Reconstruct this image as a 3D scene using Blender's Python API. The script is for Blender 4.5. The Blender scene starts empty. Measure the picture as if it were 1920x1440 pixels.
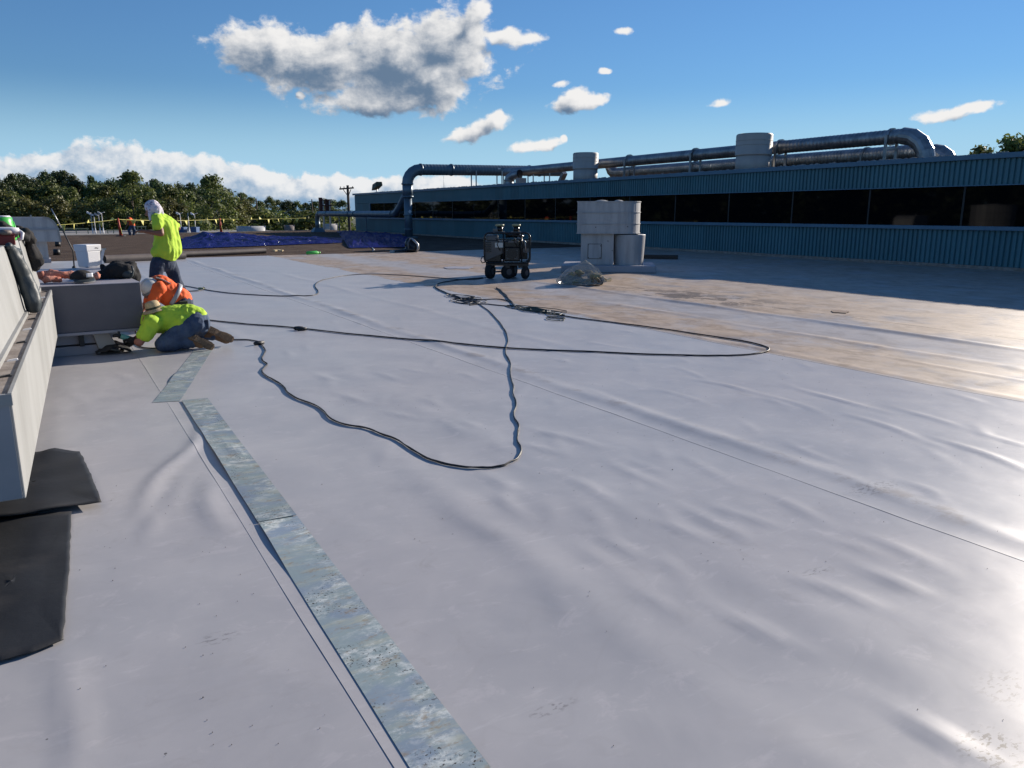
import bpy, bmesh, math, random
import numpy as np
from mathutils import Vector, Matrix, noise as mnoise
R = math.radians
rng = random.Random(7)
nrs = np.random.RandomState(11)
scene = bpy.context.scene
COL = scene.collection

# ------------------------------------------------------------------ camera
FPX, EYE, VPX, HZY = 1440.0, 1.55, 90.0, 399.0
pitch = math.atan2(720 - HZY, FPX)
yaw = math.atan2(960 - VPX, math.hypot(FPX, 720 - HZY))
FW = np.array([math.sin(yaw)*math.cos(pitch), math.cos(yaw)*math.cos(pitch), -math.sin(pitch)])
RT = np.array([math.cos(yaw), -math.sin(yaw), 0.0])
UP = np.cross(RT, FW)
EYEP = np.array([0, 0, EYE])
cam = bpy.data.cameras.new('camera')
cam.sensor_width = 36
cam.lens = 36*FPX/1920
cam.clip_start = 0.05
cam.clip_end = 4000
camo = bpy.data.objects.new('camera', cam)
COL.objects.link(camo)
m = Matrix((RT, UP, -FW)).transposed().to_4x4()
m.translation = EYEP
camo.matrix_world = m
scene.camera = camo
scene.cycles.max_bounces = 6
scene.cycles.diffuse_bounces = 3
scene.cycles.glossy_bounces = 3
scene.cycles.transmission_bounces = 4
scene.cycles.transparent_max_bounces = 12

# ------------------------------------------------------------------ light
SUN_AZ = math.atan2(1.0, 0.24)      # clockwise from +Y
SUN_EL = R(18.7)
sun_dir = Vector((math.sin(SUN_AZ)*math.cos(SUN_EL), math.cos(SUN_AZ)*math.cos(SUN_EL), math.sin(SUN_EL)))
sl = bpy.data.lights.new('sun', 'SUN')
sl.energy = 5.0
sl.angle = R(0.55)
sl.color = (1.0, 0.90, 0.78)
so = bpy.data.objects.new('sun', sl)
COL.objects.link(so)
so.rotation_euler = sun_dir.to_track_quat('Z', 'Y').to_euler()
scene.view_settings.view_transform = 'Standard'
scene.view_settings.look = 'None'
scene.view_settings.exposure = 0.585
scene.view_settings.gamma = 1.0
scene.view_settings.use_curve_mapping = False

# ------------------------------------------------------------------ sky
SKY_STRENGTH = 0.075
SKY_KNEE = 0.07
SKY_TINT = (0.76, 0.99, 1.19)
world = bpy.data.worlds.new('World')
scene.world = world
world.use_nodes = True
world.cycles.sampling_method = 'MANUAL'
world.cycles.sample_map_resolution = 256


class NT:
    """small node tree writer"""
    def __init__(s, nt):
        s.nt = nt
        s.n, s.l = nt.nodes, nt.links

    def add(s, t, **kw):
        n = s.n.new(t)
        for k, v in kw.items():
            setattr(n, k, v)
        return n

    def put(s, sock, v):
        if v is None:
            return
        if hasattr(v, 'is_output') or isinstance(v, bpy.types.NodeSocket):
            s.l.new(v, sock)
        else:
            sock.default_value = v

    def math(s, op, a, b=None, c=None, clamp=False):
        n = s.add('ShaderNodeMath', operation=op, use_clamp=clamp)
        for i, v in enumerate((a, b, c)):
            s.put(n.inputs[i], v)
        return n.outputs[0]

    def vec(s, op, a, b=None, out=0):
        n = s.add('ShaderNodeVectorMath', operation=op)
        s.put(n.inputs[0], a)
        s.put(n.inputs[1], b)
        return n.outputs[out]

    def ramp(s, v, lo, hi, tlo=0.0, thi=1.0, smooth=True):
        n = s.add('ShaderNodeMapRange', interpolation_type='SMOOTHSTEP' if smooth else 'LINEAR', clamp=True)
        for i, x in enumerate((v, lo, hi, tlo, thi)):
            s.put(n.inputs[i], x)
        return n.outputs[0]

    def mix(s, f, a, b):
        n = s.add('ShaderNodeMix', data_type='RGBA')
        s.put(n.inputs[0], f)
        s.put(n.inputs[6], a)
        s.put(n.inputs[7], b)
        return n.outputs[2]

    def noise(s, vec, scale, detail=4.0, rough=0.55, dist=0.0, dim='3D', color=False):
        n = s.add('ShaderNodeTexNoise', noise_dimensions=dim)
        if vec is not None:
            s.put(n.inputs['Vector'], vec)
        n.inputs['Scale'].default_value = scale
        n.inputs['Detail'].default_value = detail
        n.inputs['Roughness'].default_value = rough
        n.inputs['Distortion'].default_value = dist
        return n.outputs[1 if color else 0]

    def mapping(s, vec, loc=(0, 0, 0), rot=(0, 0, 0), sc=(1, 1, 1), vt='POINT'):
        n = s.add('ShaderNodeMapping', vector_type=vt)
        s.put(n.inputs[0], vec)
        n.inputs[1].default_value = loc
        n.inputs[2].default_value = rot
        n.inputs[3].default_value = sc
        return n.outputs[0]


def sky_ae(px, py):
    d = FW + RT*(px-960)/FPX - UP*(py-720)/FPX
    f0 = np.array([FW[0], FW[1], 0])/math.hypot(FW[0], FW[1])
    return math.atan2(d@RT, d@f0), d[2]/math.hypot(d[0], d[1])


def cloud_group(name, blobs, scale, amp, stretch=1.5):
    """field > 0 inside the clouds; blobs = (px, py, rx, ry, tilt in degrees, weight)"""
    g = bpy.data.node_groups.new(name, 'ShaderNodeTree')
    g.interface.new_socket('P', in_out='INPUT', socket_type='NodeSocketVector')
    g.interface.new_socket('F', in_out='OUTPUT', socket_type='NodeSocketFloat')
    t = NT(g)
    gi, go = t.add('NodeGroupInput'), t.add('NodeGroupOutput')
    P = gi.outputs[0]
    warp = t.noise(P, scale*0.6, 2.0, 0.5, color=True)
    Pw = t.vec('ADD', P, t.vec('MULTIPLY', t.vec('SUBTRACT', warp, (0.5, 0.5, 0.5)), (0.035, 0.022, 0.0)))
    cur = None
    for (px, py, rx, ry, tilt, w) in blobs:
        a, e = sky_ae(px, py)
        src = Pw
        if cur is not None:      # evaluated one after the other
            ma = t.add('ShaderNodeVectorMath', operation='MULTIPLY_ADD')
            t.put(ma.inputs[0], cur)
            ma.inputs[1].default_value = (1e-7, 1e-7, 0)
            t.put(ma.inputs[2], Pw)
            src = ma.outputs[0]
        q = t.mapping(src, (a, e, 0), (0, 0, R(tilt)), (rx/FPX, ry/FPX, 1.0), 'TEXTURE')
        b = t.math('SUBTRACT', w+.14, t.vec('LENGTH', q, out=1))
        cur = b if cur is None else t.math('SMOOTH_MAX', cur, b, 0.18)
    n1 = t.noise(t.vec('MULTIPLY', Pw, (1.0, stretch, 1.0)), scale, 9.0, 0.58)
    n2 = t.noise(t.vec('MULTIPLY', P, (1.0, stretch, 1.0)), scale*0.32, 2.0, 0.5)
    n3 = t.noise(P, scale*3.2, 5.0, 0.6)
    f = t.math('ADD', cur, t.math('MULTIPLY', t.math('SUBTRACT', n1, 0.5), amp))
    f = t.math('ADD', f, t.math('MULTIPLY', t.math('SUBTRACT', n3, 0.5), amp*0.32))
    f = t.math('ADD', f, t.math('MULTIPLY', t.math('SUBTRACT', n2, 0.5), amp*0.5))
    t.l.new(f, go.inputs[0])
    return g


CUMULUS = [(510, 92, 105, 46, 0, 1.0), (610, 112, 150, 52, -3, 1.0), (760, 122, 150, 72, 3, 1.05), (835, 80, 85, 58, 18, 1.0),
           (885, 40, 50, 34, 55, .85), (820, 150, 70, 60, 30, 1.0), (720, 188, 125, 26, 2, .95), (950, 76, 75, 28, -8, .55),
           (990, 78, 40, 14, 15, .6), (890, 244, 74, 19, 19, .84), (930, 228, 32, 19, 10, .72), (1080, 190, 52, 17, 5, 1.0), (1082, 178, 24, 20, 0, .9),
           (1052, 152, 32, 13, 15, .55), (1000, 272, 54, 14, 8, .78), (1048, 261, 12, 11, 0, .6), (1132, 135, 15, 9, 0, .5),
           (1800, 208, 76, 15, 6, .72), (1345, 190, 46, 11, 4, .40), (1160, 52, 32, 11, 0, .36), (560, 176, 13, 9, 0, .7), (575, 153, 28, 10, 0, .6),
           (2700, 120, 160, 70, 0, .9), (-700, 160, 200, 60, 0, .9)]
BANK = [(40, 362, 190, 54, -3, 1.0), (215, 342, 105, 58, 0, 1.0), (150, 350, 110, 56, 0, 1.0), (340, 356, 165, 52, -3, 1.0), (490, 366, 160, 42, -2, 1.0),
        (620, 370, 170, 38, -2, 1.0), (800, 366, 130, 34, 0, .95), (-250, 362, 260, 54, 0, 1.0), (-700, 362, 320, 50, 0, 1.0), (-1400, 362, 500, 50, 0, 1.0)]
gA = cloud_group('cumulus_field', CUMULUS, 30.0, 1.4)
gB = cloud_group('cloud_bank_field', BANK, 34.0, 1.05, 1.2)


def build_world():
    t = NT(world.node_tree)
    t.n.clear()
    out = t.add('ShaderNodeOutputWorld')
    bg = t.add('ShaderNodeBackground')
    bg.inputs[1].default_value = SKY_STRENGTH
    sky = t.add('ShaderNodeTexSky', sky_type='NISHITA')
    sky.sun_disc = False
    sky.sun_elevation = SUN_EL
    sky.sun_rotation = SUN_AZ
    sky.altitude = 100
    sky.air_density = 1.0
    sky.dust_density = 0.0
    sky.ozone_density = 4.0
    d = t.add('ShaderNodeTexCoord').outputs['Generated']
    f0 = np.array([FW[0], FW[1], 0])/math.hypot(FW[0], FW[1])
    x = t.vec('DOT_PRODUCT', d, tuple(RT), out=1)
    y = t.vec('DOT_PRODUCT', d, tuple(f0), out=1)
    z = t.vec('DOT_PRODUCT', d, (0, 0, 1), out=1)
    a = t.math('ARCTAN2', x, y)
    e = t.math('DIVIDE', z, t.math('SQRT', t.math('ADD', t.math('MULTIPLY', x, x), t.math('ADD', t.math('MULTIPLY', y, y), 1e-6))))
    cmb = t.add('ShaderNodeCombineXYZ')
    t.l.new(a, cmb.inputs[0])
    t.l.new(e, cmb.inputs[1])
    P = cmb.outputs[0]

    def call(g, vec):
        n = t.add('ShaderNodeGroup', node_tree=g)
        t.put(n.inputs[0], vec)
        return n.outputs[0]

    def chain(v, val):
        ma = t.add('ShaderNodeVectorMath', operation='MULTIPLY_ADD')
        t.put(ma.inputs[0], val)
        ma.inputs[1].default_value = (1e-7, 1e-7, 0)
        t.put(ma.inputs[2], v)
        return ma.outputs[0]

    def layer(base, g, d1, soft, bright, dark, k0, k1, relief, prev=None):
        f = call(g, P if prev is None else chain(P, prev))
        o = call(g, chain(t.vec('ADD', P, d1), f))
        # thickness toward the sun plus the relief of the billows
        o = t.math('ADD', t.math('MULTIPLY', o, 0.55), t.math('MULTIPLY', t.math('SUBTRACT', o, f), relief))
        alpha = t.ramp(f, 0.0, soft)
        sh = t.ramp(o, k0, k1)
        colr = t.mix(sh, bright, dark)
        return t.mix(alpha, base, colr)

    # soft shoulder on the sky's range, as the phone camera gave it
    c = sky.outputs[0]
    lum = t.vec('DOT_PRODUCT', c, (0.3, 0.5, 0.2), out=1)
    k = t.math('DIVIDE', 1.0, t.math('ADD', 1.0, t.math('MULTIPLY', lum, SKY_KNEE)))
    sc_ = t.add('ShaderNodeVectorMath', operation='SCALE')
    t.l.new(c, sc_.inputs[0])
    t.l.new(k, sc_.inputs['Scale'])
    c = t.vec('MULTIPLY', sc_.outputs[0], SKY_TINT)
    # pale damp air low over the horizon, all round
    c = t.mix(t.math('MULTIPLY', t.ramp(e, 0.155, 0.04), 0.85), c, (3.6, 5.9, 7.7, 1))
    # low veil of far cloud near the horizon
    streak = t.noise(t.vec('MULTIPLY', P, (3.2, 34.0, 1.0)), 1.6, 7.0, 0.6)
    veil = t.math('MULTIPLY', t.ramp(streak, 0.40, 0.66), t.ramp(e, 0.055, 0.015))
    veil = t.math('MULTIPLY', t.math('MULTIPLY', veil, t.ramp(a, 0.15, -0.12)), t.ramp(e, -0.01, 0.004))
    c = t.mix(t.math('MULTIPLY', veil, 0.75), c, (5.6, 6.6, 7.4, 1))
    c = layer(c, gB, (0.010, 0.013, 0), 0.22, (7.5, 7.6, 7.7, 1), (2.1, 3.4, 5.0, 1), -0.75, 0.50, 1.1)
    c = layer(c, gA, (0.011, 0.014, 0), 0.38, (7.9, 7.8, 7.7, 1), (1.2, 1.85, 2.8, 1), -0.30, 0.80, 0.35, prev=t.vec('LENGTH', c, out=1))
    t.l.new(c, bg.inputs[0])
    t.l.new(bg.outputs[0], out.inputs[0])


build_world()

# ------------------------------------------------------------------ reading ground points, and a local frame for each thing


def ray(px, py):
    return FW + RT*(px-960)/FPX - UP*(py-720)/FPX


def gp(px, py, z=0.0):
    r = ray(px, py)
    return EYEP + r*((z-EYE)/r[2])


class Ref:
    """frame of a thing that stands on the roof at a point: x to the right, y away, z up"""
    def __init__(s, px, py, z=0.0):
        s.o = gp(px, py, z)
        h = math.hypot(s.o[0], s.o[1])
        s.b = np.array([s.o[0]/h, s.o[1]/h, 0])
        s.r = np.array([s.b[1], -s.b[0], 0])
        s.rz = math.atan2(s.r[1], s.r[0])

    def __call__(s, px, py, d=0.0):
        r = ray(px, py)
        base = s.o + s.b*d
        t = (base@s.b)/(r@s.b)
        p = EYEP + r*t
        q = p - s.o
        return Vector((q@s.r, q@s.b, p[2]-s.o[2]))


# ------------------------------------------------------------------ materials
MATS = {}


def mat(name, col, rough=0.6, metal=0.0, col2=None, scale=6.0, lo=0.35, hi=0.7, detail=5.0, bump=0.0, bscale=None, spec=0.5, stretch=(1, 1, 1), extra=None, coords='Object', sheen=None):
    if name in MATS:
        return MATS[name]
    mt = bpy.data.materials.new(name)
    mt.use_nodes = True
    t = NT(mt.node_tree)
    bs = t.n['Principled BSDF']
    bs.inputs['Roughness'].default_value = rough
    bs.inputs['Metallic'].default_value = metal
    bs.inputs['Specular IOR Level'].default_value = spec
    bs.inputs['Base Color'].default_value = (*col, 1)
    tc = t.add('ShaderNodeTexCoord').outputs[coords]
    v = t.mapping(tc, sc=stretch) if stretch != (1, 1, 1) else tc
    if col2 is not None:
        n = t.noise(v, scale, detail, 0.6)
        t.l.new(t.mix(t.ramp(n, lo, hi), (*col, 1), (*col2, 1)), bs.inputs['Base Color'])
    if bump > 0:
        b = t.add('ShaderNodeBump')
        b.inputs['Strength'].default_value = 1.0
        b.inputs['Distance'].default_value = bump
        t.l.new(t.noise(v, bscale or scale*3, 6.0, 0.6), b.inputs['Height'])
        t.l.new(b.outputs[0], bs.inputs['Normal'])
    if extra:
        extra(t, bs, tc)
    MATS[name] = mt
    return mt


def membrane_mat():
    mt = bpy.data.materials.new('grey_membrane')
    mt.use_nodes = True
    t = NT(mt.node_tree)
    bs = t.n['Principled BSDF']
    P = t.add('ShaderNodeNewGeometry').outputs['Position']
    sx = t.add('ShaderNodeSeparateXYZ')
    t.l.new(P, sx.inputs[0])
    X, Y = sx.outputs[0], sx.outputs[1]
    n_big = t.noise(P, 0.35, 3.0, 0.5)
    n_mid = t.noise(P, 1.7, 6.0, 0.62, 0.4)
    n_fine = t.noise(P, 9.0, 6.0, 0.65)
    base = t.mix(t.ramp(n_mid, 0.3, 0.7), (0.372, 0.370, 0.382, 1), (0.432, 0.424, 0.430, 1))
    base = t.mix(t.math('MULTIPLY', t.ramp(n_big, 0.35, 0.7), 0.35), base, (0.40, 0.365, 0.365, 1))
    # pale scuffs on the new sheets
    sc = t.noise(t.vec('MULTIPLY', P, (1.0, 1.6, 1.0)), 4.6, 7.0, 0.74, 0.6)
    base = t.mix(t.math('MULTIPLY', t.ramp(sc, 0.55, 0.66), 0.42), base, (0.50, 0.475, 0.48, 1))
    # foot dirt, rubbed streaks and water marks
    fd = t.noise(P, 5.5, 8.0, 0.72, 0.6)
    base = t.mix(t.math('MULTIPLY', t.math('MULTIPLY', t.ramp(fd, 0.54, 0.72), t.ramp(n_big, 0.42, 0.62)), 0.30), base, (0.25, 0.225, 0.205, 1))
    rb_ = t.noise(t.vec('MULTIPLY', P, (2.2, 14.0, 1.0)), 1.6, 6.0, 0.68, 0.3)
    base = t.mix(t.math('MULTIPLY', t.math('MULTIPLY', t.ramp(rb_, 0.56, 0.70), t.ramp(n_mid, 0.40, 0.60)), 0.35), base, (0.52, 0.51, 0.52, 1))
    wm = t.noise(P, 1.1, 3.0, 0.5, 1.2)
    ring = t.ramp(t.math('ABSOLUTE', t.math('SUBTRACT', wm, 0.52)), 0.016, 0.002)
    base = t.mix(t.math('MULTIPLY', ring, 0.06), base, (0.27, 0.25, 0.235, 1))
    for (cx, cy, rx, ry, k) in ((*gp(1862, 1405)[:2], 0.13, 0.10, 0.9), (*gp(1895, 1290)[:2], 0.16, 0.10, 0.45), (*gp(1530, 1072)[:2], 0.10, 0.03, 0.6), (*gp(1035, 1330)[:2], 0.10, 0.03, 0.5), (*gp(410, 1195)[:2], 0.08, 0.05, 0.5), (*gp(1640, 915)[:2], 0.25, 0.10, 0.5)):
        q = t.vec('MULTIPLY', t.vec('SUBTRACT', P, (cx, cy, 0)), (1/rx, 1/ry, 0))
        mk = t.math('MULTIPLY', t.ramp(t.vec('LENGTH', q, out=1), 1.2, 0.3), t.ramp(t.noise(t.vec('MULTIPLY', P, (28.0, 60.0, 1)), 1.0, 3.0, 0.6), 0.52, 0.60))
        base = t.mix(t.math('MULTIPLY', mk, k), base, (0.09, 0.08, 0.075, 1))
    # old weathered sheets beyond x = 6.95, tan dirt with paler lanes
    wob = t.math('MULTIPLY', t.math('SUBTRACT', t.noise(P, 0.9, 7.0, 0.68), 0.5), 2.6)
    xw = t.math('ADD', X, wob)
    far = t.ramp(Y, 7.5, 12.0)
    xs = t.math('ADD', X, t.math('MULTIPLY', wob, t.math('ADD', 0.02, t.math('MULTIPLY', far, 0.30))))
    old = t.math('MULTIPLY', t.ramp(X, 6.83, 6.86), t.ramp(xs, 6.80, 6.95))
    lane = t.math('MULTIPLY', t.ramp(xw, 7.9, 8.7), t.ramp(xw, 10.0, 9.2))
    lane = t.math('MULTIPLY', lane, 0.75)
    lane2 = t.math('MULTIPLY', t.ramp(xw, 11.9, 12.5), 0.25)
    dirt = t.math('MULTIPLY', old, t.math('SUBTRACT', 1.0, t.math('MAXIMUM', lane, lane2)))
    dn = t.ramp(t.noise(P, 0.9, 7.0, 0.66, 0.5), 0.24, 0.54)
    dirt_c = t.mix(n_fine, (0.38, 0.275, 0.19, 1), (0.47, 0.37, 0.28, 1))
    base = t.mix(t.math('MULTIPLY', t.math('MULTIPLY', dirt, dn), 0.95), base, dirt_c)
    dk = t.noise(t.vec('MULTIPLY', P, (1.3, 0.8, 1.0)), 2.6, 9.0, 0.74, 0.5)
    base = t.mix(t.math('MULTIPLY', t.math('MULTIPLY', dirt, t.ramp(dk, 0.47, 0.62)), 0.7), base, (0.25, 0.175, 0.115, 1))
    # dried brown puddle marks
    st = t.math('MULTIPLY', t.ramp(t.noise(t.vec('MULTIPLY', P, (1.0, 0.7, 1.0)), 2.4, 9.0, 0.74, 0.7), 0.46, 0.57), old)
    near = t.ramp(t.vec('LENGTH', t.vec('MULTIPLY', t.vec('SUBTRACT', P, (10.4, 10.7, 0)), (1.0, 0.40, 0)), out=1), 1.15, 0.35)
    st = t.math('MULTIPLY', st, t.math('ADD', t.math('MULTIPLY', near, 0.85), 0.22), clamp=True)
    base = t.mix(st, base, (0.115, 0.085, 0.062, 1))
    # dirty marks along the middle lap
    lapd = t.math('MULTIPLY', t.ramp(t.math('ABSOLUTE', t.math('SUBTRACT', X, 3.93)), 0.16, 0.02), t.ramp(t.noise(P, 2.6, 7.0, 0.7), 0.50, 0.62))
    base = t.mix(t.math('MULTIPLY', lapd, 0.6), base, (0.24, 0.20, 0.17, 1))
    # specks
    vo = t.add('ShaderNodeTexVoronoi', feature='F1')
    t.l.new(P, vo.inputs['Vector'])
    vo.inputs['Scale'].default_value = 7.0
    spk = t.math('LESS_THAN', vo.outputs['Distance'], 0.035)
    spk = t.math('MULTIPLY', spk, t.ramp(t.noise(P, 0.7, 2.0), 0.48, 0.6))
    base = t.mix(t.math('MULTIPLY', spk, 0.75), base, (0.05, 0.045, 0.04, 1))
    t.l.new(base, bs.inputs['Base Color'])
    rgh = t.math('ADD', 0.325, t.math('MULTIPLY', n_mid, 0.10))
    rgh = t.math('ADD', rgh, t.math('MULTIPLY', t.math('MULTIPLY', dirt, dn), 0.16))
    t.l.new(rgh, bs.inputs['Roughness'])
    bs.inputs['Specular IOR Level'].default_value = 0.24
    b = t.add('ShaderNodeBump')
    b.inputs['Distance'].default_value = 0.012
    b.inputs['Strength'].default_value = 0.35
    h = t.math('ADD', t.math('MULTIPLY', t.noise(P, 2.2, 3.0, 0.45), 1.0), t.math('MULTIPLY', n_fine, 0.05))
    t.l.new(h, b.inputs['Height'])
    t.l.new(b.outputs[0], bs.inputs['Normal'])
    return mt


M_MEMB = membrane_mat()
M_LAP = mat('lap_edge', (0.03, 0.03, 0.035), 0.8)
M_GRAVEL = mat('brown_granules', (0.072, 0.050, 0.038), 0.95, 0, (0.12, 0.088, 0.066), 1.1, bump=0.03, bscale=28, spec=.08)
M_STONE = mat('concrete', (0.30, 0.29, 0.27), 0.9, 0, (0.2, 0.19, 0.18), 3)
M_GRASS = mat('grass', (0.045, 0.06, 0.022), 0.95, 0, (0.09, 0.085, 0.04), 0.08, bump=0.2, bscale=1.5)


def siding_extra(t, bs, tc):
    P = t.add('ShaderNodeNewGeometry').outputs['Position']
    n = t.noise(t.vec('MULTIPLY', P, (1, 1, 0.35)), 0.7, 5, 0.6)
    c = t.mix(t.ramp(n, 0.3, 0.7), (0.046, 0.150, 0.185, 1), (0.062, 0.172, 0.208, 1))
    st = t.noise(t.vec('MULTIPLY', P, (1, 6.0, 0.5)), 1.6, 6, 0.68)
    c = t.mix(t.math('MULTIPLY', t.ramp(st, 0.54, 0.72), 0.35), c, (0.10, 0.14, 0.15, 1))
    hs = t.add('ShaderNodeHueSaturation')
    t.l.new(t.math('ADD', 0.90, t.math('MULTIPLY', t.add('ShaderNodeObjectInfo').outputs['Random'], 0.2)), hs.inputs['Value'])
    t.l.new(c, hs.inputs['Color'])
    t.l.new(hs.outputs[0], bs.inputs['Base Color'])


M_BLUE = mat('blue_siding_paint', (0.06, 0.15, 0.22), 0.5, 0, extra=siding_extra)
M_BLUETRIM = mat('blue_trim_paint', (0.085, 0.18, 0.26), 0.45, 0, (0.07, 0.15, 0.22), 1.2)
M_GLASS = mat('dark_window_glass', (0.004, 0.004, 0.005), 0.03, spec=0.16)
M_BLACK = mat('black_frame', (0.012, 0.012, 0.014), 0.5)
M_GALV = mat('galvanised_duct', (0.20, 0.215, 0.23), 0.40, 0.75, (0.34, 0.35, 0.36), 2.5, bump=0.004, bscale=9)
M_DUCTBLUE = mat('blue_grey_duct_paint', (0.10, 0.145, 0.185), 0.42, 0.35, (0.13, 0.175, 0.21), 1.5, bump=0.004, bscale=7)
M_PAINTGREY = mat('grey_fan_paint', (0.30, 0.305, 0.315), 0.5, 0.1, (0.40, 0.40, 0.405), 2.2, .35, .6, 8, bump=0.003, bscale=6, stretch=(2.5, 2.5, .45))
M_PAINTWARM = mat('beige_fan_paint', (0.40, 0.38, 0.35), 0.6, 0, (0.33, 0.315, 0.30), 1.5, stretch=(1, 1, .4))
M_CURBGREY = mat('membrane_curb', (0.30, 0.295, 0.33), 0.55, 0, (0.34, 0.33, 0.36), 3)
M_UNIT = mat('pale_unit_paint', (0.30, 0.305, 0.30), 0.6, 0, (0.235, 0.238, 0.23), 2.0, detail=8, stretch=(1, 1, .35), bump=0.004, bscale=5)
M_UNITDARK = mat('unit_end_shade_paint', (0.25, 0.265, 0.285), 0.55, 0, (0.29, 0.30, 0.32), 3, detail=7)  # blue-grey copy of the unit paint, carrying the shade of its end face
M_LEDGE = mat('weathered_ledge', (0.20, 0.165, 0.14), 0.8, 0, (0.30, 0.265, 0.235), 7, detail=8, bump=0.01, bscale=14)
M_BOXGREY = mat('grey_box_membrane', (0.105, 0.10, 0.115), 0.6, 0, (0.12, 0.115, 0.13), 4, bump=0.004, bscale=10)
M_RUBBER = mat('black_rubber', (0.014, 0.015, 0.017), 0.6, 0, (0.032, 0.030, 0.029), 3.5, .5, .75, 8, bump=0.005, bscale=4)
M_CORD = mat('black_cord', (0.012, 0.013, 0.016), 0.5)
M_CORDGREEN = mat('dark_green_cord', (0.010, 0.028, 0.020), 0.5)


def tarp_mat():
    mt = bpy.data.materials.new('blue_tarp')
    mt.use_nodes = True
    t = NT(mt.node_tree)
    t.n.remove(t.n['Principled BSDF'])
    P = t.add('ShaderNodeNewGeometry').outputs['Position']
    b = t.add('ShaderNodeBump')
    b.inputs['Distance'].default_value = .22
    t.l.new(t.noise(P, 2.4, 6.0, .65, .8), b.inputs['Height'])
    df, gl, mx = t.add('ShaderNodeBsdfDiffuse'), t.add('ShaderNodeBsdfGlossy'), t.add('ShaderNodeMixShader')
    df.inputs[0].default_value = (.010, .014, .125, 1)
    gl.inputs['Roughness'].default_value = .17
    mx.inputs[0].default_value = .10
    for n in (df, gl):
        t.l.new(b.outputs[0], n.inputs['Normal'])
    t.l.new(df.outputs[0], mx.inputs[1])
    t.l.new(gl.outputs[0], mx.inputs[2])
    t.l.new(mx.outputs[0], t.n['Material Output'].inputs[0])
    return mt


M_TARP = tarp_mat()
M_WHITE = mat('white_plastic', (0.66, 0.66, 0.68), 0.4, 0, (0.66, 0.66, 0.68), 5)
M_GREEN = mat('green_plastic', (0.06, 0.45, 0.07), 0.35, 0, (0.09, 0.52, 0.09), 5)
M_RED = mat('red_steel', (0.22, 0.02, 0.015), 0.5, 0, (0.16, 0.018, 0.012), 6)
M_ORANGE = mat('orange_post', (0.55, 0.05, 0.02), 0.6, 0, (0.46, 0.05, 0.02), 5)
M_FLAG = mat('yellow_flag', (0.62, 0.56, 0.10), 0.6, 0, (0.66, 0.62, 0.22), 3)
M_BLACKCLOTH = mat('black_cloth', (0.012, 0.012, 0.014), 0.95, 0, (0.025, 0.023, 0.022), 9, bump=0.01, bscale=20)
M_GREYCLOTH = mat('dark_grey_rubberised_cloth', (0.026, 0.036, 0.042), 0.5, 0, (0.04, 0.052, 0.058), 5, bump=0.008, bscale=9)
M_PINKCLOTH = mat('faded_orange_cloth', (0.50, 0.17, 0.11), 0.9, 0, (0.58, 0.27, 0.2), 9, bump=0.01, bscale=30)
M_BROWNPIPE = mat('brown_tube', (0.14, 0.115, 0.10), 0.55, 0, (0.19, 0.155, 0.13), 3)
M_ENGINE = mat('engine_black', (0.010, 0.010, 0.012), 0.25, 0.3, (0.02, 0.02, 0.022), 12)
M_TANK = mat('generator_grey', (0.09, 0.092, 0.095), 0.45, 0.1, (0.12, 0.12, 0.12), 5)
M_TYRE = mat('tyre_rubber', (0.010, 0.010, 0.011), 0.85)
M_RIM = mat('steel_rim', (0.10, 0.10, 0.105), 0.45, 0.5)
M_STEEL = mat('bare_steel', (0.38, 0.39, 0.40), 0.4, 0.9)
M_RUST = mat('rusty_steel', (0.085, 0.028, 0.02), 0.8, 0.2, (0.05, 0.022, 0.02), 3)
M_WOOD = mat('pole_wood', (0.06, 0.045, 0.035), 0.9, 0, (0.09, 0.07, 0.055), 5, stretch=(1, 1, .2))
M_FOAM = mat('yellow_foam', (0.62, 0.50, 0.30), 0.9, 0, (0.55, 0.42, 0.24), 12, bump=0.01, bscale=40)
M_INSUL = mat('waste_insulation', (0.34, 0.27, 0.14), 0.95, 0, (0.06, 0.065, 0.075), 4, bump=0.03, bscale=18)
M_HIVIS = mat('hivis_lime_cloth', (0.46, 0.68, 0.05), 0.85, 0, (0.40, 0.60, 0.045), 6, bump=0.012, bscale=11)
M_HIVISO = mat('hivis_orange_cloth', (0.85, 0.13, 0.025), 0.8, 0, (0.78, 0.11, 0.02), 6, bump=0.012, bscale=11)
M_STRIPE = mat('reflective_grey_tape', (0.34, 0.34, 0.35), 0.4, 0.1)
M_JEANS = mat('blue_denim', (0.032, 0.055, 0.105), 0.92, 0, (0.065, 0.10, 0.165), 7, bump=0.014, bscale=14)
M_DARKJEANS = mat('dark_denim', (0.022, 0.032, 0.058), 0.92, 0, (0.045, 0.062, 0.10), 7, bump=0.014, bscale=14)
M_SKIN = mat('tanned_skin', (0.20, 0.085, 0.05), 0.55, 0, (0.24, 0.10, 0.06), 9)
M_SKINPALE = mat('sunburnt_skin', (0.36, 0.14, 0.09), 0.55, 0, (0.40, 0.17, 0.11), 9)
M_BANDANA = mat('white_patterned_cloth', (0.62, 0.58, 0.64), 0.9, 0, (0.22, 0.17, 0.24), 26, 0.52, 0.6, bump=0.008, bscale=30)
M_STRAW = mat('straw', (0.55, 0.42, 0.24), 0.85, 0, (0.45, 0.33, 0.18), 30, bump=0.004, bscale=90)
M_DARKBAND = mat('dark_hat_band', (0.05, 0.055, 0.03), 0.9)
M_HARDHAT = mat('white_hardhat_shell', (0.70, 0.68, 0.64), 0.4, 0, (0.60, 0.57, 0.53), 8)
M_GREYBAND = mat('grey_hat_band', (0.22, 0.22, 0.22), 0.8)
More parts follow.
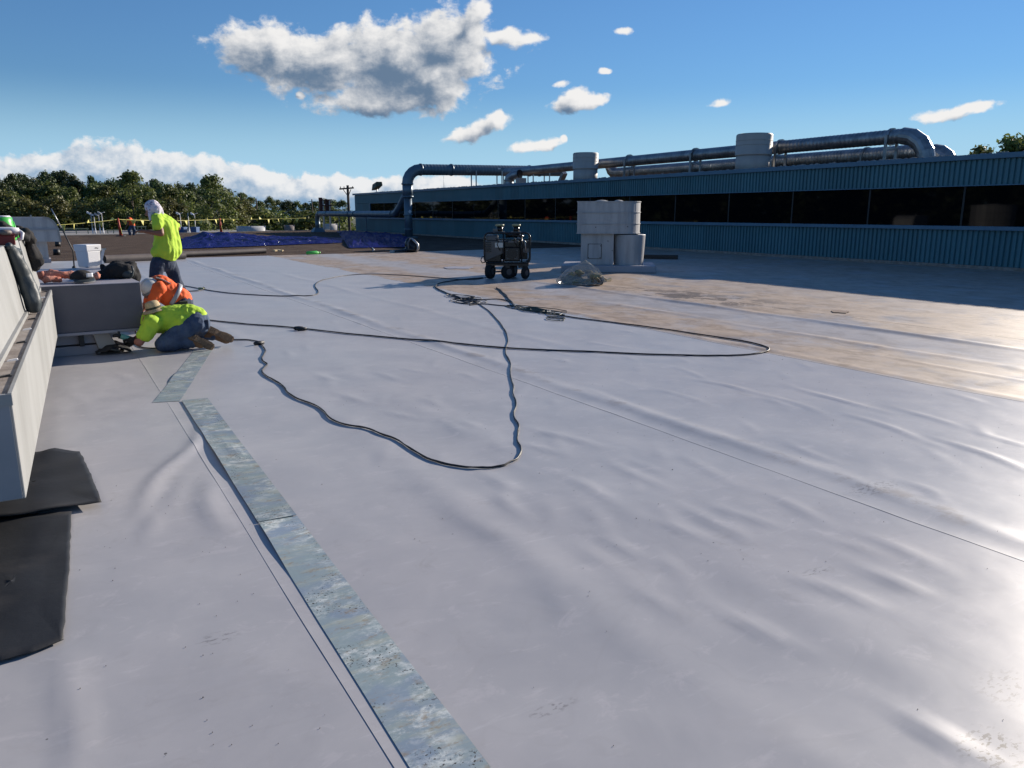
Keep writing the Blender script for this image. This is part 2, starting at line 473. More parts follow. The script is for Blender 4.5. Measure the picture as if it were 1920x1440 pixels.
M_BOOT = mat('tan_boot_leather', (0.13, 0.075, 0.04), 0.75, 0, (0.18, 0.11, 0.065), 9)
M_SOLE = mat('brown_boot_sole', (0.20, 0.125, 0.07), 0.85, 0, (0.12, 0.08, 0.05), 30, bump=0.012, bscale=60)
M_TEAL = mat('teal_tool_plastic', (0.10, 0.30, 0.26), 0.45)
M_BARK = mat('bark', (0.075, 0.06, 0.048), 0.95, 0, (0.11, 0.09, 0.07), 4, bump=0.05)
M_BLUEBIN = mat('blue_bin_plastic', (0.02, 0.07, 0.2), 0.5)
M_OLIVE = mat('olive_rail_paint', (0.26, 0.27, 0.15), 0.6)
M_HOODGREEN = mat('dark_green_hood', (0.03, 0.05, 0.035), 0.6)


def strip_mat():
    mt = bpy.data.materials.new('weathered_galvanised_strip')
    mt.use_nodes = True
    t = NT(mt.node_tree)
    bs = t.n['Principled BSDF']
    P = t.add('ShaderNodeNewGeometry').outputs['Position']
    a = t.noise(t.vec('MULTIPLY', P, (9.0, 15.0, 1)), 1.0, 9.0, 0.78, 0.15)
    b = t.noise(t.vec('MULTIPLY', P, (1.5, 5.0, 1)), 1.3, 4.0, 0.6)
    c = t.mix(t.ramp(b, 0.38, 0.62), (0.27, 0.335, 0.34, 1), (0.25, 0.305, 0.35, 1))
    c = t.mix(t.ramp(t.noise(t.vec('MULTIPLY', P, (2.0, 7.0, 1)), 1.9, 6.0, 0.66), 0.50, 0.66), c, (0.36, 0.385, 0.335, 1))
    c = t.mix(t.math('MULTIPLY', t.ramp(a, 0.46, 0.62), t.ramp(t.noise(P, 2.3, 3.0), 0.36, 0.58)), c, (0.60, 0.63, 0.60, 1))
    c = t.mix(t.math('MULTIPLY', t.ramp(t.noise(P, 3.4, 2.0, 0.5), 0.56, 0.62), 0.5), c, (0.20, 0.26, 0.36, 1))
    g = t.noise(t.vec('MULTIPLY', P, (6.0, 10.0, 1)), 1.7, 10.0, 0.78, 0.1)
    c = t.mix(t.math('MULTIPLY', t.ramp(g, 0.52, 0.64), 0.7), c, (0.28, 0.215, 0.14, 1))
    k = t.math('MULTIPLY', t.ramp(t.noise(P, 95.0, 3.0, 0.6), 0.58, 0.64), t.ramp(t.noise(P, 4.5, 4.0, 0.6), 0.50, 0.58))
    c = t.mix(k, c, (0.04, 0.034, 0.028, 1))
    hs = t.add('ShaderNodeHueSaturation')
    t.l.new(t.math('ADD', 0.80, t.math('MULTIPLY', t.add('ShaderNodeObjectInfo').outputs['Random'], 0.28)), hs.inputs['Value'])
    t.l.new(c, hs.inputs['Color'])
    c = hs.outputs[0]
    t.l.new(c, bs.inputs['Base Color'])
    bs.inputs['Metallic'].default_value = 0.15
    bs.inputs['Roughness'].default_value = 0.55
    return mt


M_STRIP = strip_mat()


def film_mat():
    mt = bpy.data.materials.new('clear_plastic_film')
    mt.use_nodes = True
    t = NT(mt.node_tree)
    bs = t.n['Principled BSDF']
    bs.inputs['Base Color'].default_value = (0.5, 0.5, 0.48, 1)
    bs.inputs['Roughness'].default_value = 0.12
    tr = t.add('ShaderNodeBsdfTransparent')
    tr.inputs[0].default_value = (0.85, 0.86, 0.85, 1)
    mx = t.add('ShaderNodeMixShader')
    mx.inputs[0].default_value = 0.38
    t.l.new(tr.outputs[0], mx.inputs[1])
    t.l.new(bs.outputs[0], mx.inputs[2])
    t.l.new(mx.outputs[0], t.n['Material Output'].inputs[0])
    return mt


M_FILM = film_mat()


def leaf_mat(name, c1, c2):
    mt = bpy.data.materials.new(name)
    mt.use_nodes = True
    t = NT(mt.node_tree)
    bs = t.n['Principled BSDF']
    g = t.add('ShaderNodeNewGeometry')
    oi = t.add('ShaderNodeObjectInfo')
    n = t.noise(g.outputs['Position'], 0.55, 4.0, 0.6)
    v = t.math('ADD', t.math('MULTIPLY', g.outputs['Random Per Island'], 0.5), t.math('MULTIPLY', n, 0.5))
    c = t.mix(t.ramp(v, 0.25, 0.75), (*c1, 1), (*c2, 1))
    hs = t.add('ShaderNodeHueSaturation')
    t.l.new(t.math('ADD', 0.485, t.math('MULTIPLY', oi.outputs['Random'], 0.03)), hs.inputs['Hue'])
    t.l.new(t.math('ADD', 0.75, t.math('MULTIPLY', oi.outputs['Random'], 0.5)), hs.inputs['Value'])
    t.l.new(c, hs.inputs['Color'])
    t.l.new(hs.outputs[0], bs.inputs['Base Color'])
    bs.inputs['Roughness'].default_value = 0.6
    tr = t.add('ShaderNodeBsdfTranslucent')
    t.l.new(hs.outputs[0], tr.inputs[0])
    mx = t.add('ShaderNodeMixShader')
    mx.inputs[0].default_value = 0.35
    t.l.new(bs.outputs[0], mx.inputs[1])
    t.l.new(tr.outputs[0], mx.inputs[2])
    t.l.new(mx.outputs[0], t.n['Material Output'].inputs[0])
    return mt


M_LEAF_DARK = leaf_mat('dark_leaves', (0.034, 0.056, 0.018), (0.09, 0.125, 0.038))
M_LEAF_MID = leaf_mat('mid_green_leaves', (0.065, 0.09, 0.022), (0.17, 0.195, 0.05))
M_LEAF_YELLOW = leaf_mat('yellowish_leaves', (0.085, 0.092, 0.025), (0.18, 0.18, 0.052))

# ------------------------------------------------------------------ mesh writing


def tag(o, label=None, cat=None, group=None, kind=None):
    for k, v in (('label', label), ('category', cat), ('group', group), ('kind', kind)):
        if v:
            o[k] = v
    return o


def empty(name, loc=(0, 0, 0), rz=0.0, parent=None):
    o = bpy.data.objects.new(name, None)
    o.empty_display_size = 0.1
    COL.objects.link(o)
    o.location = loc
    o.rotation_euler = (0, 0, rz)
    if parent:
        o.parent = parent
    return o


def thing(name, label, cat, loc=(0, 0, 0), rz=0.0, group=None):
    return tag(empty(name, loc, rz), label, cat, group)


class MB:
    def __init__(s):
        s.v, s.f, s.sm, s.mi = [], [], [], []

    def face(s, idx, smooth=False, mi=0):
        s.f.append(tuple(idx))
        s.sm.append(smooth)
        s.mi.append(mi)

    def hexa(s, pts, mi=0):
        """8 points: bottom ring 0-3 counterclockwise seen from above, top ring 4-7"""
        b = len(s.v)
        s.v += [tuple(p) for p in pts]
        for q in ((3, 2, 1, 0), (4, 5, 6, 7), (0, 1, 5, 4), (1, 2, 6, 5), (2, 3, 7, 6), (3, 0, 4, 7)):
            s.face([b+i for i in q], False, mi)
        return s

    def box(s, x0, x1, y0, y1, z0, z1, mi=0):
        return s.hexa([(x0, y0, z0), (x1, y0, z0), (x1, y1, z0), (x0, y1, z0), (x0, y0, z1), (x1, y0, z1), (x1, y1, z1), (x0, y1, z1)], mi)

    def bar(s, p0, p1, w, h, up=(0, 0, 1), mi=0):
        p0, p1 = Vector(p0), Vector(p1)
        d = (p1-p0).normalized()
        u = Vector(up)
        if abs(d.dot(u)) > 0.95:
            u = Vector((0, 1, 0))
        r = d.cross(u).normalized()*w/2
        u = r.cross(d).normalized()*h/2
        return s.hexa([p0-r-u, p0+r-u, p1+r-u, p1-r-u, p0-r+u, p0+r+u, p1+r+u, p1-r+u], mi)

    def tube(s, pts, r, n=10, caps=True, smooth=True, closed=False, mi=0):
        pts = [Vector(p) for p in pts]
        N = len(pts)
        rr = r if hasattr(r, '__len__') else [r]*N
        b = len(s.v)
        up = None
        for i, p in enumerate(pts):
            if closed:
                d = pts[(i+1) % N]-pts[i-1]
            else:
                d = pts[min(i+1, N-1)]-pts[max(i-1, 0)]
            if d.length < 1e-9:
                d = Vector((0, 0, 1))
            d.normalize()
            if up is None:
                up = Vector((0, 0, 1)) if abs(d.z) < 0.9 else Vector((1, 0, 0))
            x = up-d*up.dot(d)
            if x.length < 1e-6:
                x = Vector((1, 0, 0))-d*d.x
            x.normalize()
            up = x
            y = d.cross(x)
            for k in range(n):
                a = 2*math.pi*k/n
                s.v.append(tuple(p+(x*math.cos(a)+y*math.sin(a))*rr[i]))
        for i in range(N if closed else N-1):
            for k in range(n):
                j, k2 = (i+1) % N, (k+1) % n
                s.face((b+i*n+k, b+i*n+k2, b+j*n+k2, b+j*n+k), smooth, mi)
        if caps and not closed:
            s.face([b+k for k in range(n)][::-1], False, mi)
            s.face([b+(N-1)*n+k for k in range(n)], False, mi)
        return s

    def cyl(s, p0, p1, r0, r1=None, n=20, caps=True, mi=0):
        return s.tube([p0, p1], [r0, r0 if r1 is None else r1], n, caps, True, False, mi)

    def ellipsoid(s, c, rad, n=12, m=8, rot=None, mi=0):
        b = len(s.v)
        c = Vector(c)
        for i in range(m+1):
            th = math.pi*i/m
            for k in range(n):
                ph = 2*math.pi*k/n
                p = Vector((rad[0]*math.sin(th)*math.cos(ph), rad[1]*math.sin(th)*math.sin(ph), rad[2]*math.cos(th)))
                if rot is not None:
                    p = rot @ p
                s.v.append(tuple(c+p))
        for i in range(m):
            for k in range(n):
                k2 = (k+1) % n
                s.face((b+i*n+k, b+(i+1)*n+k, b+(i+1)*n+k2, b+i*n+k2), True, mi)
        return s

    def prism(s, poly, ext, smooth=False, mi=0):
        """planar polygon swept along ext; side faces, both ends"""
        b, n = len(s.v), len(poly)
        ext = Vector(ext)
        s.v += [tuple(p) for p in poly]
        s.v += [tuple(Vector(p)+ext) for p in poly]
        s.face([b+i for i in range(n)][::-1], False, mi)
        s.face([b+n+i for i in range(n)], False, mi)
        for i in range(n):
            j = (i+1) % n
            s.face((b+i, b+j, b+n+j, b+n+i), smooth, mi)
        return s

    def grid(s, fn, nu, nv, smooth=True, mi=0):
        b = len(s.v)
        for j in range(nv+1):
            for i in range(nu+1):
                s.v.append(tuple(fn(i/nu, j/nv)))
        for j in range(nv):
            for i in range(nu):
                a = b+j*(nu+1)+i
                s.face((a, a+1, a+nu+2, a+nu+1), smooth, mi)
        return s

    def mesh(s, name, mats):
        me = bpy.data.meshes.new(name)
        me.from_pydata(s.v, [], s.f)
        for m_ in (mats if isinstance(mats, (list, tuple)) else [mats]):
            me.materials.append(m_)
        me.polygons.foreach_set('use_smooth', s.sm)
        me.polygons.foreach_set('material_index', s.mi)
        me.update()
        return me

    def build(s, name, mats, parent=None, bevel=0.0, solid=0.0):
        me = s.mesh(name, mats)
        bm = bmesh.new()
        bm.from_mesh(me)
        bmesh.ops.recalc_face_normals(bm, faces=bm.faces)
        if bevel:
            ed = [e for e in bm.edges if len(e.link_faces) == 2 and e.calc_face_angle(0) > 0.5]
            bmesh.ops.bevel(bm, geom=ed, offset=bevel, segments=2, affect='EDGES', profile=0.5)
        bm.to_mesh(me)
        bm.free()
        o = bpy.data.objects.new(name, me)
        COL.objects.link(o)
        if parent:
            o.parent = parent
        if solid:
            md = o.modifiers.new('Solidify', 'SOLIDIFY')
            md.thickness = solid
        return o


def put(name, me, parent=None, loc=(0, 0, 0), rz=0.0):
    o = bpy.data.objects.new(name, me)
    COL.objects.link(o)
    o.location = loc
    o.rotation_euler = (0, 0, rz)
    if parent:
        o.parent = parent
    return o


def copy_tree(o, parent=None):
    c = o.copy()
    COL.objects.link(c)
    c.parent = parent
    for ch in list(o.children):
        copy_tree(ch, c)
    return c


BLOBS = []      # soft bodies, fused after everything is placed


def blob(name, prims, mt, parent, voxel=0.014, smooth=4, wr=0.0, wf=9.0, seed=0.0):
    """prims: ('c', p0, r0, p1, r1) tapered limb or ('e', centre, radii[, rotation]) ellipsoid, fused into one skin"""
    b = MB()
    for p in prims:
        if p[0] == 'c':
            p0, r0, p1, r1 = Vector(p[1]), p[2], Vector(p[3]), p[4]
            d = p1-p0
            L = max(d.length, 1e-5)
            d = d/L
            pts, rr = [], []
            for k in range(5):
                a = math.pi/2*(1-k/4)
                pts.append(p0-d*r0*math.sin(a))
                rr.append(max(r0*math.cos(a), r0*0.02))
            for k in range(5):
                a = math.pi/2*k/4
                pts.append(p1+d*r1*math.sin(a))
                rr.append(max(r1*math.cos(a), r1*0.02))
            b.tube(pts, rr, 14)
        else:
            b.ellipsoid(p[1], p[2], 16, 10, p[3] if len(p) > 3 else None)
    o = b.build(name, mt, parent)
    md = o.modifiers.new('Remesh', 'REMESH')
    md.mode = 'VOXEL'
    md.voxel_size = voxel
    md.use_smooth_shade = True
    ms = o.modifiers.new('Smooth', 'SMOOTH')
    ms.factor = 0.5
    ms.iterations = smooth
    BLOBS.append((o, wr, wf, seed))
    return o


def fuse_blobs():
    dg = bpy.context.evaluated_depsgraph_get()
    new = []
    for o, wr, wf, seed in BLOBS:
        me = bpy.data.meshes.new_from_object(o.evaluated_get(dg))
        new.append(me)
    for (o, wr, wf, seed), me in zip(BLOBS, new):
        o.modifiers.clear()
        mts = list(o.data.materials)
        o.data = me
        me.materials.clear()
        for m_ in mts:
            me.materials.append(m_)
        if wr > 0:
            n = len(me.vertices)
            co = np.empty(n*3)
            no = np.empty(n*3)
            me.vertices.foreach_get('co', co)
            me.vertices.foreach_get('normal', no)
            co, no = co.reshape(-1, 3), no.reshape(-1, 3)
            dsp = np.array([mnoise.noise(Vector((p[0]*wf+seed, p[1]*wf, p[2]*wf*0.6)))+0.5*(0.5-abs(mnoise.noise(Vector((p[0]*wf*2.1, p[1]*wf*2.1+seed, p[2]*wf*1.1))))*2) for p in co])
            me.vertices.foreach_set('co', (co+no*(dsp*wr)[:, None]).ravel())
        me.polygons.foreach_set('use_smooth', [True]*len(me.polygons))
        me.update()


# ================================================================== THE ROOF
B_X = [-9.0, -5.4, -2.35, 0.68, 3.66, 6.85, 10.33, 13.45, 16.55, 19.6, 22.46]
ROOF_END = 29.45
roof = tag(MB().box(-30, 22.4, -14, 70, -6.0, -0.06).build('flat_roof', M_STONE), kind='structure')

# ripples: ((px,py),(px,py), height, width)
RIP = [((800, 1040), (1075, 1105), .010, .06)]
RIP = []
for (x0, y0, x1, y1, a, w) in [
        # right half of the picture
        (1360, 1145, 1490, 1205, .012, .06), (1475, 1085, 1660, 1140, .012, .07), (1620, 1060, 1740, 1115, .013, .07), (1690, 1330, 1840, 1410, .014, .06),
        (1285, 955, 1390, 1000, .012, .06), (1340, 945, 1460, 990, .010, .06), (1440, 930, 1540, 975, .011, .06), (1225, 980, 1330, 1020, .010, .06),
        (1130, 1005, 1230, 1050, .010, .06), (1080, 1030, 1160, 1070, .008, .07), (1060, 895, 1150, 945, .011, .06), (1150, 865, 1240, 915, .010, .06),
        (1000, 800, 1090, 830, .010, .06), (960, 830, 1050, 850, .009, .06), (1265, 690, 1330, 712, .010, .05), (1310, 712, 1400, 733, .012, .05),
        (1440, 742, 1530, 772, .013, .05), (1490, 725, 1600, 760, .012, .05), (1600, 780, 1720, 820, .015, .05), (1530, 735, 1660, 775, .010, .05),
        (1770, 825, 1920, 880, .016, .05), (1850, 815, 1930, 835, .013, .04), (1690, 765, 1790, 800, .011, .05), (1230, 730, 1330, 760, .008, .05),
        (1090, 730, 1200, 765, .008, .06), (1480, 830, 1570, 865, .009, .05), (1280, 860, 1370, 900, .008, .06), (1630, 1010, 1750, 1060, .010, .07),
        (1560, 1010, 1640, 1040, .008, .06), (1180, 1110, 1260, 1150, .008, .06), (1010, 650, 1080, 668, .008, .05), (1100, 640, 1190, 655, .008, .05),
        (920, 930, 990, 970, .009, .06), (850, 960, 940, 1020, .006, .09),
        # centre
        (640, 740, 690, 752, .009, .06), (730, 770, 780, 782, .009, .06), (780, 745, 840, 768, .008, .07), (860, 700, 900, 712, .008, .05),
        (700, 700, 750, 712, .007, .05), (590, 700, 640, 715, .006, .06), (860, 790, 900, 806, .008, .05), (760, 690, 800, 700, .006, .05),
        (900, 880, 980, 920, .008, .07),
        # beside the strip, left
        (250, 960, 385, 800, .020, .055), (265, 1005, 300, 960, .010, .05), (385, 905, 425, 1000, .014, .07), 
        (330, 960, 350, 890, .007, .05), (130, 1330, 150, 1440, .009, .05),
        (100, 1240, 135, 1340, .008, .06), (215, 700, 245, 715, .006, .05), (130, 720, 170, 780, .005, .06),
        (120, 900, 133, 940, .005, .04), (420, 820, 450, 870, .007, .05)]:
    RIP.append((gp(x0, y0)[:2], gp(x1, y1)[:2], a*(.66 if x0 > 700 else .8), w*(.66 if x0 > 700 else .82)))
for k in range(95):
    x, y = rng.uniform(1.3, 6.6), rng.uniform(2.0, 11)
    if abs(x-0.9) < .35:
        continue
    L = rng.uniform(.15, .45)
    an = rng.gauss(1.15, .25)
    RIP.append((np.array([x, y]), np.array([x+L*math.cos(an), y+L*math.sin(an)]), rng.uniform(.0022, .0052), rng.uniform(.028, .048)))
# long soft ridges: x position, height, width, y range
RIDGE = [(3.90, .014, .085, -5, 30), (1.75, .008, .12, -5, 7), (6.98, .009, .07, -5, 12), (8.30, .012, .09, -5, 12), (9.50, .030, .10, -5, 16), (7.75, .006, .05, -5, 6.5), (12.0, .010, .1, -5, 16), (2.45, .006, .14, 1, 9), (5.1, .006, .10, 6, 22), (1.9, .006, .1, 9, 25)]


def pnoise(x, y, s, seed):
    return sum(np.sin(x*s*f*a+seed*1.7+b)*np.sin(y*s*f*c+seed*2.3+b*2)/f for f, a, b, c in ((1, 1.1, .3, .8), (1.9, .7, 1.9, 1.2), (3.7, 1.2, 4.1, .9)))


def membrane_z(X, Y):
    Z = 0.004*pnoise(X, Y, 1.2, 1)+0.0012*pnoise(X, Y, 5.0, 2)
    for p0, p1, a, w in RIP:
        d = p1-p0
        L = np.hypot(*d)
        if L < .02:
            continue
        d = d/L
        u = (X-p0[0])*d[0]+(Y-p0[1])*d[1]
        v = -(X-p0[0])*d[1]+(Y-p0[1])*d[0]
        v = v+.03*np.sin(u*5+p0[0]*9)
        c = np.clip(u/L, 0, 1)
        over = np.where((u < 0) | (u > L), np.minimum(np.abs(u), np.abs(u-L)), 0)
        Z = Z+a*(0.35+0.65*np.sin(np.pi*c))*np.exp(-(v/w)**2)*np.exp(-(over/.12)**2)
    for x, a, w, y0, y1 in RIDGE:
        xx = x+.03*np.sin(Y*1.3+x)+.015*np.sin(Y*3.1+x*3)
        Z = Z+a*np.exp(-((X-xx)/w)**2)*(0.75+.3*np.sin(Y*1.7+x*5))*np.clip((Y-y0)/.8, 0, 1)*np.clip((y1-Y)/2.0, 0, 1)
    return Z


def y_lines(fine):
    ys = [-6.0]
    while ys[-1] < ROOF_END:
        y = ys[-1]
        st = 0.35 if y < 0.6 else (0.04 if y < 8 else (0.065 if y < 13 else 0.16))
        ys.append(min(y+st*(1 if fine else 4), ROOF_END))
    return np.array(ys)


def sheet(i):
    x0, x1 = B_X[i], B_X[i+1]
    fine = -3 < x0 < 10.2
    ys = y_lines(fine)
    st = 0.04 if fine else 0.3
    mid = np.linspace(x0+.05, x1-.04, int((x1-x0-.08)/st)+1)
    xs = np.r_[x0, x0+.02, mid, x1-.004, x1+.008, x1+.014, x1+.05]
    X, Y = np.meshgrid(xs, ys)
    Z = membrane_z(X, Y)
    # the left edge laps over the sheet beside it; the right edge runs under
    wav = 0.0025*np.sin(Y*2.1+i)+0.0015*np.sin(Y*5.3+i*2)
    lift = np.clip((x0+.03-X)/.03, 0, 1)*(0.0013+.10*wav) - np.where(X > x1+.010, .004, 0)
    Xe = X+np.where(X < x0+.01, .003*np.sin(Y*.7+i), 0)
    Z = Z+lift
    nx, ny = len(xs), len(ys)
    v = np.stack([Xe, Y, Z], -1).reshape(-1, 3)
    idx = np.arange(nx*ny).reshape(ny, nx)
    q = np.stack([idx[:-1, :-1], idx[:-1, 1:], idx[1:, 1:], idx[1:, :-1]], -1).reshape(-1, 4)
    # cut edge: a dropped skirt
    sk = np.stack([Xe[:, 0]-.0005, Y[:, 0], Z[:, 0]-.0024], -1)
    b = len(v)
    v = np.concatenate([v, v[idx[:, 0]], sk])
    e = np.stack([b+np.arange(ny-1), b+np.arange(1, ny), b+ny+np.arange(1, ny), b+ny+np.arange(ny-1)], -1)
    me = bpy.data.meshes.new('membrane_sheet')
    faces = np.concatenate([q, e])
    me.vertices.add(len(v))
    me.vertices.foreach_set('co', v.ravel())
    me.loops.add(faces.size)
    me.loops.foreach_set('vertex_index', faces.ravel())
    me.polygons.add(len(faces))
    me.polygons.foreach_set('loop_start', np.arange(0, faces.size, 4))
    me.polygons.foreach_set('loop_total', np.full(len(faces), 4))
    me.polygons.foreach_set('use_smooth', np.r_[np.ones(len(q), bool), np.zeros(len(e), bool)])
    me.polygons.foreach_set('material_index', np.r_[np.zeros(len(q), int), np.ones(len(e), int)])
    me.materials.append(M_MEMB)
    me.materials.append(M_LAP)
    me.update(calc_edges=True)
    me.validate()
    return put('membrane_sheet', me, roof)


for i in range(len(B_X)-1):
    sheet(i)

# brown granule roof beyond the new sheets, its edge with a metal strip, and the lower roof behind it
gx = [(-30, ROOF_END), (22.46, ROOF_END), (22.46, 71.2), (0.4, 62.6), (-30, 51)]
g = MB()
g.prism([(x, y, -0.03) for x, y in gx], (0, 0, 0.026))
gravel = tag(g.build('granule_roof', M_GRAVEL), kind='structure')
e = MB()
e.bar((22.4, 71.22, -.02), (0.4, 62.66, -.02), .1, .10)
e.bar((0.4, 62.66, -.02), (-30, 51.06, -.02), .1, .10)
e.build('roof_edge_strip', M_STONE, gravel)
tag(MB().hexa([(-30, 51.3, -6), (23, 71.8, -6), (23, 110, -6), (-30, 110, -6), (-30, 51.3, -.55), (23, 71.8, -.55), (23, 110, -.55), (-30, 110, -.55)]).build('lower_roof', M_STONE), kind='structure')
tag(MB().grid(lambda u, v: ((u-.5)*3000, (v-.5)*3000, -6.0), 4, 4).build('ground', M_GRASS), kind='structure')

# small dark crumbs on the sheets
d = MB()
for k in range(260):
    c = rng.random()
    x, y = (rng.uniform(1.0, 7.0), rng.uniform(.8, 7)) if c < .75 else (rng.uniform(-.2, .6), rng.uniform(1.2, 5))
    r = rng.uniform(.0007, .0017)*(1 if rng.random() < .96 else 1.8)
    z = float(membrane_z(np.array(x), np.array(y)))
    a = rng.uniform(0, 3)
    d.hexa([(x+r*math.cos(a+q*1.57)*s_, y+r*math.sin(a+q*1.57), z+zz) for zz, s_ in ((0.001, 1.3), (r*.9+.002, .9)) for q in range(4)])
tag(d.build('debris', M_BLACK), 'dark crumbs and grit scattered over the grey membrane', 'debris', kind='stuff')

# ================================================================== FACTORY BUILDING
WX, WY0, WY1 = 22.5, -12.0, 64.8
fac = thing('factory_building', 'long blue corrugated factory block with a dark ribbon window', 'building', (WX, 0, 0))
MB().box(.14, 34, WY0, WY1, -6, 2.96).build('wall', M_BLUETRIM, fac)
rf = MB().box(.20, 33.9, WY0+.1, WY1-.1, 2.962, 2.99).build('roof', M_GRAVEL, fac)
MB().box(-.035, .30, WY0, WY1+.04, 3.0, 3.14).build('coping', M_BLUETRIM, fac, bevel=.01)
MB().box(-.03, .135, WY0, WY1+.03, -.05, .09).build('base_trim', M_LEDGE, fac)
MB().box(-.05, .13, WY0, WY1-3.6, 1.07, 1.18).build('sill', M_BLUETRIM, fac, bevel=.006)
lm = MB()
for k in range(700):
    y, r = rng.uniform(0, 60), rng.uniform(.015, .05)
    x = rng.uniform(.0, .28)
    lm.ellipsoid((x, y, 3.14+r*.3), (r, r*1.6, r*.7), 5, 3)
o = lm.build('coping_grit', M_STONE, fac)
o['kind'] = 'stuff'


def panel_mesh(h, w=0.9, n=6):
    b = MB()
    prof = []
    p = w/n
    for k in range(n):
        y = k*p
        prof += [(0.0, y), (0.0, y+p*.28), (-.046, y+p*.38), (-.046, y+p*.92)]
    prof.append((0.0, w))
    for x, y in prof:
        b.v += [(x, y, 0), (x, y, h)]
    for k in range(len(prof)-1):
        b.face((2*k, 2*k+1, 2*k+3, 2*k+2))
    return b.mesh('siding_panel', M_BLUE)


pm_low, pm_up, pm_mid = panel_mesh(.975), panel_mesh(.685), panel_mesh(1.10)
npan = int((WY1-WY0)/0.9)
for k in range(npan):
    y = WY0+k*0.9
    put('siding_panel', pm_low, fac, (0.10, y, .092))
    put('siding_panel', pm_up, fac, (0.10, y, 2.312))
    if y > WY1-3.9:
        put('siding_panel', pm_mid, fac, (0.10, y, 1.185))
MB().box(-.01, .13, WY0, WY1-3.9, 2.285, 2.31).build('window_head', M_BLUETRIM, fac)
MB().box(.005, .12, WY1-3.92, WY1-3.82, 1.185, 2.283).build('window_jamb', M_BLUETRIM, fac)
pane = MB().box(.09, .125, 0, 3.0, 1.182, 2.283).mesh('window_pane', M_GLASS)
mul = MB().box(.078, .12, -.028, .028, 1.182, 2.283).mesh('mullion', M_BLACK)
y = WY1-3.92
while y-3.0 > WY0:
    y -= 3.0
    w_ = put('window_pane', pane, fac, (0, y, 0))
    w_.rotation_euler = (0, rng.gauss(0, .0025), rng.gauss(0, .0025))
    put('mullion', mul, fac, (0, y, 0))

# ------------------------------------------------------------------ ducts


def ringed_tube(p0, p1, r, pitch=.16, depth=.007, n=20):
    """spiral duct: raised seams along its length"""
    p0, p1 = Vector(p0), Vector(p1)
    L = (p1-p0).length
    k = max(2, int(L/pitch))
    pts, rr = [], []
    for i in range(k):
        for f, e_ in ((0, depth), (.12, depth), (.2, 0), (.92, 0)):
            pts.append(p0.lerp(p1, (i+f)/k))
            rr.append(r+e_)
    pts.append(p1)
    rr.append(r+depth)
    return MB().tube(pts, rr, n)


def collar(p, d, r, w=.09, t=.035, n=20):
    d = Vector(d).normalized()*w/2
    return MB().cyl(Vector(p)-d, Vector(p)+d, r+t, n=n)


def mitre(pts, r, n=18):
    b = MB()
    b.tube(pts, r, n, caps=False, smooth=False)
    return b


DX, DY = 19.2, 45.2
du = thing('exhaust_duct', 'tall blue grey duct bending over the factory roof edge', 'duct', (DX, DY, 0))
MB().cyl((0, 0, 0), (0, 0, 2.55), .245, n=22).build('lower_riser', M_DUCTBLUE, du)
MB().cyl((0, 0, 2.5), (0, 0, 3.28), .32, n=22).build('upper_riser', M_DUCTBLUE, du)
MB().box(-.42, .42, -.42, .42, 0, .12).build('base_plate', M_DUCTBLUE, du)
arc = [(0.87-.87*math.cos(a), 0, 3.28+.87*math.sin(a)) for a in [math.pi/2*k/5 for k in range(6)]]
mitre(arc, .335).build('elbow', M_DUCTBLUE, du)
ringed_tube((.87, 0, 4.15), (11.5, 0, 4.33), .33, .22).build('horizontal_run', M_DUCTBLUE, du)
for p, d_, r in [((0, 0, 2.52), (0, 0, 1), .325), ((0, 0, 3.28), (0, 0, 1), .335), ((.9, 0, 4.15), (1, 0, 0), .335), ((3.0, 0, 4.19), (1, 0, 0), .335),
                 ((8.8, 0, 4.285), (1, 0, 0), .335), ((9.6, 0, 4.3), (1, 0, 0), .335), ((0, 0, 1.42), (0, 0, 1), .25), ((0, 0, .55), (0, 0, 1), .25)]:
    collar(p, d_, r).build('collar', M_DUCTBLUE, du)
MB().cyl((0, -.25, 1.62), (0, -.28, 1.62), .12, n=4).build('label_plate', M_WHITE, du)
for x in (4.6, 6.5, 7.0, 8.0, 8.9, 10.2):
    for y in (-.36, .30):
        MB().box(x-.03, x+.03, y, y+.06, 3.0, 4.1+x*.017).build('support_post', M_STEEL, du)
o = MB()
for k in range(24):
    a0, a1 = 2*math.pi*k/24, 2*math.pi*(k+1)/24
    o.bar((4.05+.17*math.cos(a0), -.352, 4.22+.15*math.sin(a0)), (4.05+.17*math.cos(a1), -.352, 4.22+.15*math.sin(a1)), .02, .02)
for xx in (-.06, .06):
    o.bar((4.05+xx, -.352, 4.14), (4.05, -.352, 4.30), .02, .02)
o.build('round_emblem', M_STEEL, du)
MB().box(6.2, 6.38, -.352, -.335, 4.30, 4.38).build('label_plate', M_WHITE, du)

br = thing('branch_duct', 'smaller blue grey duct running level along the wall', 'duct', (DX, DY, 0))
zb, rb = 1.47, .20
MB().tube([(0, 2.6, zb), (0, 2.15, zb+.04), (0, 1.4, zb+.42), (0, .75, zb+.9), (0, .25, zb+1.25)], rb, 16).build('joining_elbow', M_DUCTBLUE, br)
ringed_tube((0, 2.6, zb), (0, 18.6, zb), rb, .8, .008).build('level_run', M_DUCTBLUE, br)
mitre([(0, 18.6+.55*math.sin(a), zb-.55+.55*math.cos(a)) for a in [math.pi/2*k/4 for k in range(5)]], rb).build('end_elbow', M_DUCTBLUE, br)
MB().cyl((0, 19.15, .3), (0, 19.15, zb-.55), rb).build('drop_leg', M_DUCTBLUE, br)
MB().hexa([(-.5, 18.7, 0), (.5, 18.7, 0), (.5, 19.6, 0), (-.5, 19.6, 0), (-.3, 18.9, .35), (.3, 18.9, .35), (.3, 19.4, .35), (-.3, 19.4, .35)]).build('base_box', M_DUCTBLUE, br)
